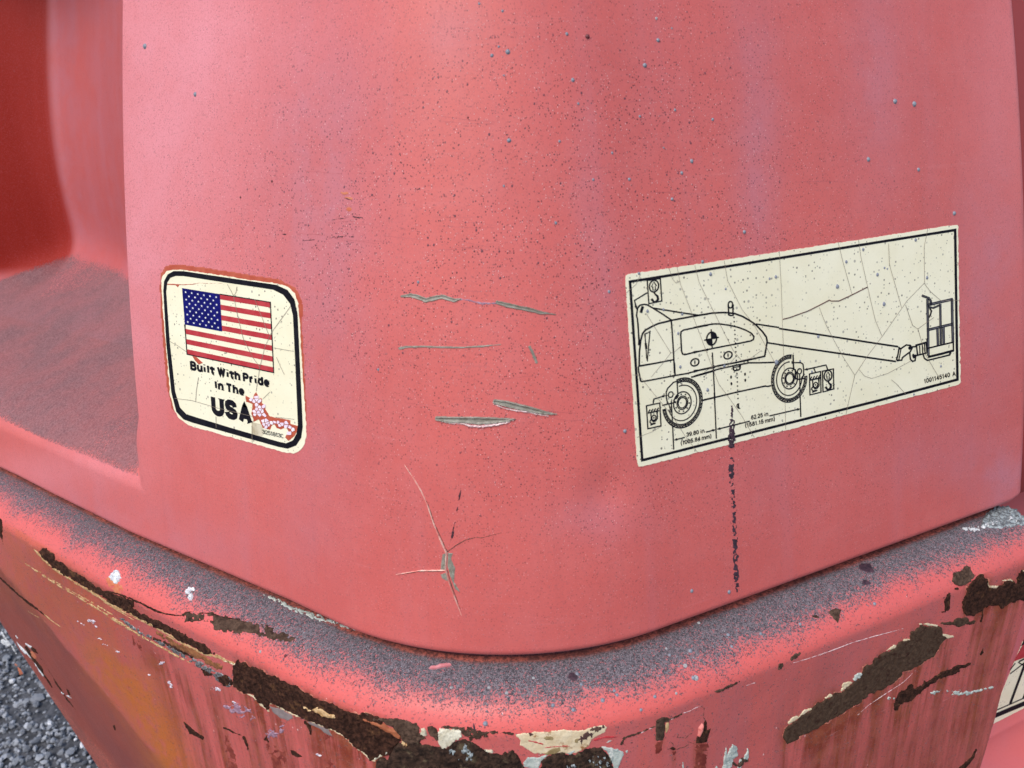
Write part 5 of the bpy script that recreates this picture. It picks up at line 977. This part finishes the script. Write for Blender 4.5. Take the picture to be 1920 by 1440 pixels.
patch('orange_scrape', [poly(D8([(310, 230), (345, 235), (380, 285), (375, 310), (345, 305)])), poly(D8([(185, 400), (215, 425), (235, 465), (205, 480), (190, 440)])), poly(D8([(150, 360), (175, 372), (165, 385)]))], CWT, cw, M_ORANGE, .9, .0003, .0001, 4, 1, 4, 1)
patch('mauve_scuff', [line(D2([(0, 740), (80, 770), (160, 800), (260, 840), (330, 880)]), [8, 14, 12, 12, 6]), line(D2([(150, 760), (250, 780), (310, 850)]), [8, 10, 4]), line(D2([(480, 1040), (560, 1030), (640, 1000)]), [10, 16, 8]), line(D2([(500, 1090), (590, 1080)]), [8, 6])], CWT, cw, M_MAUVE, .8, .0002, .0004, 2.5, 8, 5, 1.4, holes=.50)
patch('white_flecks', [line(D1([(700, 1060), (740, 1030), (775, 1018)]), [3, 6, 3]), line(D1([(1420, 1370), (1480, 1380), (1585, 1388)]), [5, 7, 6]), line(D1([(840, 1290), (880, 1350)]), [5, 7]), line(D1([(550, 1180), (600, 1205)]), [3, 1]), line(D0([(845, 1045), (895, 1055)]), [5, 8]), line(D0([(915, 1095), (930, 1108)]), 3), line(D0([(750, 1055), (810, 1090)]), [1.5, 3]), line(D0([(1100, 1315), (1145, 1355)]), [1.5, 3]), line(D1([(140, 870), (165, 890)]), 3), line(D2([(1040, 1290), (1080, 1285)]), [5, 7]), line(D2([(105, 700), (125, 715)]), 4), line(D0([(935, 1212), (975, 1228)]), 1.6), line(D0([(995, 1275), (1035, 1288)]), 1.6)], CWT, cw, M_FLECK, .7, .0003, .0004, 2, 2.2, 2.5, .8, holes=.47)
patch('rust_chip', [poly(D2([(215, 1090), (240, 1090), (265, 1140), (280, 1220), (262, 1240), (250, 1170)])), poly(D2([(740, 1235), (800, 1250), (880, 1310), (830, 1325), (770, 1290)])), poly(D2([(440, 1120), (475, 1085), (510, 1150)])), line(D2([(0, 990), (60, 1010), (120, 1045), (200, 1075)]), [3, 3, 2, 2]), line(D2([(910, 920), (960, 970), (980, 1060)]), [4, 7, 3]), line(L4([(830, 1235), (860, 1275), (912, 1305)]), [4, 10, 6]), line(L4([(1095, 1300), (1115, 1350)]), [5, 2])], CWT, cw, M_RUST, .9, .0003, .0004, 4, 1.6, 4, 1)
patch('rust_run', [poly(D2([(480, 1180), (560, 1180), (690, 1260), (690, 1460), (560, 1460), (520, 1330)])), poly(D2([(1140, 1320), (1200, 1330), (1220, 1480), (1140, 1480)])), poly(D2([(1120, 1060), (1190, 1070), (1200, 1120), (1120, 1120)])), poly(D2([(0, 1050), (40, 1080), (110, 1260), (160, 1460), (60, 1460)])), poly(D1([(330, 610), (380, 700), (385, 800), (360, 790)])), poly(D1([(400, 670), (470, 760), (460, 850), (420, 800)]))], CWT, cw, M_DARKRED, 1, .00004, .0001, 6, 6, 8, 1, holes=.38)
# grit and droplets lying on the dirty top edge: real little grains on the steel
GR = [(1285, 1248, 4, 2), (1305, 1271, 5, 2), (1300, 1271, 4, 0), (1075, 1331, 3.6, 0), (1037, 1322, 3.4, 0), (1090, 1283, 3, 0), (1152, 1295, 3, 0), (1157, 1303, 3, 0), (1294, 1220, 4, 0), (1228, 1306, 3.2, 0), (1365, 1190, 3.4, 0), (1372, 1212, 3, 0), (1310, 1168, 3, 2), (1249, 1216, 2.4, 2), (1255, 1228, 3, 0), (910, 1357, 4.5, 0), (917, 1289, 3, 2), (950, 1299, 3, 2), (846, 1289, 2.6, 2), (1640, 1132, 3, 0), (1500, 1170, 3, 0), (1082, 1263, 3.4, 0), (1202, 1331, 3, 0), (488, 1222, 2.6, 2), (535, 1230, 3, 1), (1000, 1271, 2.6, 2), (1426, 1188, 2.8, 0), (1268, 1300, 2.4, 2), (1130, 1313, 4, 0)]
gp, gn = CWT.cast(np.array([g_[:2] for g_ in GR]))
for (x, y, r, k), P_, N_ in zip(GR, gp, gn):
    o = bpy.data.objects.new('dried_droplet', (dm, dmd, dmw)[k]); COL.objects.link(o); o.parent = cw; R_ = r / FPX * np.linalg.norm(P_ - CAM)
    o.matrix_world = Matrix.Translation(Vector(P_)) @ Vector(N_).to_track_quat('Z', 'Y').to_matrix().to_4x4() @ Matrix.Diagonal((R_, R_, R_ * .8, 1))
fk = sheet('paint_flake', C5b([(1385, 600), (1400, 586), (1440, 582), (1455, 572), (1520, 568), (1532, 578), (1480, 588), (1420, 602)]), CWT, .0012, mottled('loose_pink_flake', (.62, .20, .22), (.72, .32, .34), 200, .6), None, .5, 4, 5)
tag(fk, 'small loose pink paint flake lying on the dirty top edge of the counterweight', 'paint flake')

# ================================================================== PANEL BESIDE THE HOOD, CHASSIS BELOW, GROUND
def strip_mesh(name, prof, s0, s1, ns, mat):
    ss = np.linspace(s0, s1, ns); V = []
    for o, z in prof:
        P = PC + NR * (PR + o) + ss[:, None] * UR; V.append(np.column_stack([P, np.full(ns, ZB + z)]))
    V = np.vstack(V); Fc = grid_faces(len(prof), ns); N = grid_normals(V, len(prof), ns)
    if (N[:, :2] @ NR).mean() < 0: Fc = Fc[:, ::-1]
    return mesh_obj(name, V, Fc, mat, None, True)
def red_panel(name, a, b, c_):
    k = NT(name, .6, .25); o = k.obj(); n = k.noise(o, 7, 4); f = k.noise(o, 300, 3)
    k.color(k.mix(k.math('MULTIPLY', k.ramp(f, .55, .75), .25), k.mix(k.ramp(n, .35, .7), a, b), c_)); k.bump(f, .0002, .5); return k.m
zz_ = list(np.arange(.035, .62, .02))
sp = strip_mesh('side_panel', [(-.30, -.03)] + [(-.036, -.03), (-.028, -.02)] + [(float(h_off(z)) - .022, z) for z in zz_], .352, 1.1, 40, red_panel('shaded_red_side_panel', (.33, .045, .042), (.29, .05, .05), (.2, .03, .03)))  # red darkened to paint in the shadow behind the hood's end
tag(sp, 'red machine side panel with shadow painted into its colour, just behind the right end of the hood', 'side panel')
OP = -.075
CHP = PlaneSurf([*(PC + NR * (PR + OP)), 0], [*NR, 0])
bp = CHP.cast([(1850, 1412), (1920, 1378)])[0][:, 2] - ZB
zb_ = float(bp.mean())
prof = [(-.30, .028), (OP - .01, .028), (OP, .018)] + [(OP, z) for z in np.linspace(0, zb_ + .03, 10)]
for t in np.linspace(0, 1, 10): prof.append((OP + .045 * t * t, zb_ + .03 - .05 * t))
prof += [(OP + .085, zb_ - .055), (OP + .12, zb_ - .085), (OP + .13, zb_ - .10), (OP + .13, zb_ - .3)]
ch = strip_mesh('chassis_frame', prof, .12, 1.3, 60, red_panel('red_chassis_paint', (.56, .12, .12), (.52, .14, .16), (.4, .08, .09)))
tag(ch, 'red chassis panel with a warning sticker, set back below the right end of the counterweight', 'chassis')
wd = sheet('warning_decal', [(1852, 1362), (1917, 1203), (1990, 1172), (1990, 1292)], CHP, .0003, M_SHEET, ch, .3, 9, 5)
p = Print(); p.fill([(1900, 1240), (1918, 1206), (1992, 1174), (1992, 1206)]); p.build('red_header', CHP, .00045, M_FRED, wd)
p = Print(); p.fill([(1913, 1211), (1920, 1198), (1992, 1166), (1992, 1175)]); p.fill([(1850, 1352), (1856, 1341), (1992, 1284), (1992, 1293)])
for L, w in [([(1893, 1320), (1919, 1250), (1925, 1232)], 3.2), ([(1868, 1331), (1920, 1308), (1960, 1292)], 1.5), ([(1893, 1263), (1905, 1254), (1925, 1238)], 1.4), ([(1893, 1256), (1903, 1243)], 1.2), ([(1908, 1241), (1920, 1248), (1930, 1246)], 1.6), ([(1918, 1310), (1930, 1278)], 3), ([(1910, 1240), (1932, 1229)], 2)]: p.ribbon(L, w)
p.build('warning_drawing', CHP, .0005, M_INK, wd)

def make_ground():
    k = NT('grey_asphalt', .9, .3); o = k.obj(); n = k.noise(o, 60, 5, .7)
    k.color(k.mix(k.ramp(n, .35, .65), (.045, .048, .055), (.11, .115, .13))); k.bump(n, .004); return k.m
gv = np.array([(x, y, -.004) for y in np.linspace(-8, 30, 20) for x in np.linspace(-20, 20, 20)])
gd = mesh_obj('ground', gv, grid_faces(20, 20), make_ground()); tag(gd, kind='structure')
def make_stone():
    k = NT('grey_chippings', .8, .4)
    ri = k.attr('tone'); o = k.obj()
    c = k.mix(ri, (.10, .11, .13), (.46, .49, .54)); c = k.mix(k.ramp(ri, .78, .95), c, (.80, .82, .86)); c = k.mix(k.math('MULTIPLY', k.ramp(k.noise(o, 300, 3), .5, .7), .4), c, (.06, .065, .075)); k.color(c); return k.m
def build_gravel():
    r = rays(np.array([(60, 1300)]))[0]; t = -CAM[2] / r[2]; c0 = CAM + r * t
    t_ = (1 + 5 ** .5) / 2
    iv = np.array([(-1, t_, 0), (1, t_, 0), (-1, -t_, 0), (1, -t_, 0), (0, -1, t_), (0, 1, t_), (0, -1, -t_), (0, 1, -t_), (t_, 0, -1), (t_, 0, 1), (-t_, 0, -1), (-t_, 0, 1)]) / 1.9
    itf = np.array([(0, 11, 5), (0, 5, 1), (0, 1, 7), (0, 7, 10), (0, 10, 11), (1, 5, 9), (5, 11, 4), (11, 10, 2), (10, 7, 6), (7, 1, 8), (3, 9, 4), (3, 4, 2), (3, 2, 6), (3, 6, 8), (3, 8, 9), (4, 9, 5), (2, 4, 11), (6, 2, 10), (8, 6, 7), (9, 8, 1)])
    n = 34000; u = rng.uniform(-1, 1, (n, 2)) * np.array([.95, .85]); pos = np.column_stack([c0[0] + u[:, 0], c0[1] + u[:, 1], rng.uniform(-.004, .004, n)])
    sz = np.clip(rng.lognormal(math.log(.0039), .42, n), .0022, .014)
    V = np.empty((n, 12, 3))
    ang = rng.uniform(0, 6.28, n); ca, sa = np.cos(ang), np.sin(ang)
    j = iv[None] * rng.uniform(.6, 1.25, (n, 12, 1)) * rng.uniform(.6, 1.3, (n, 1, 3))
    x = j[..., 0] * ca[:, None] - j[..., 1] * sa[:, None]; y = j[..., 0] * sa[:, None] + j[..., 1] * ca[:, None]
    V = np.stack([x, y, j[..., 2] * .8], -1) * sz[:, None, None] + pos[:, None]
    Fc = (itf[None] + (np.arange(n) * 12)[:, None, None]).reshape(-1, 3)
    tone = np.repeat(rng.beta(1.4, 2.2, n), 12)
    return mesh_obj('gravel', V.reshape(-1, 3), Fc, make_stone(), None, False, dict(tone=tone))
gr = build_gravel(); tag(gr, kind='stuff')
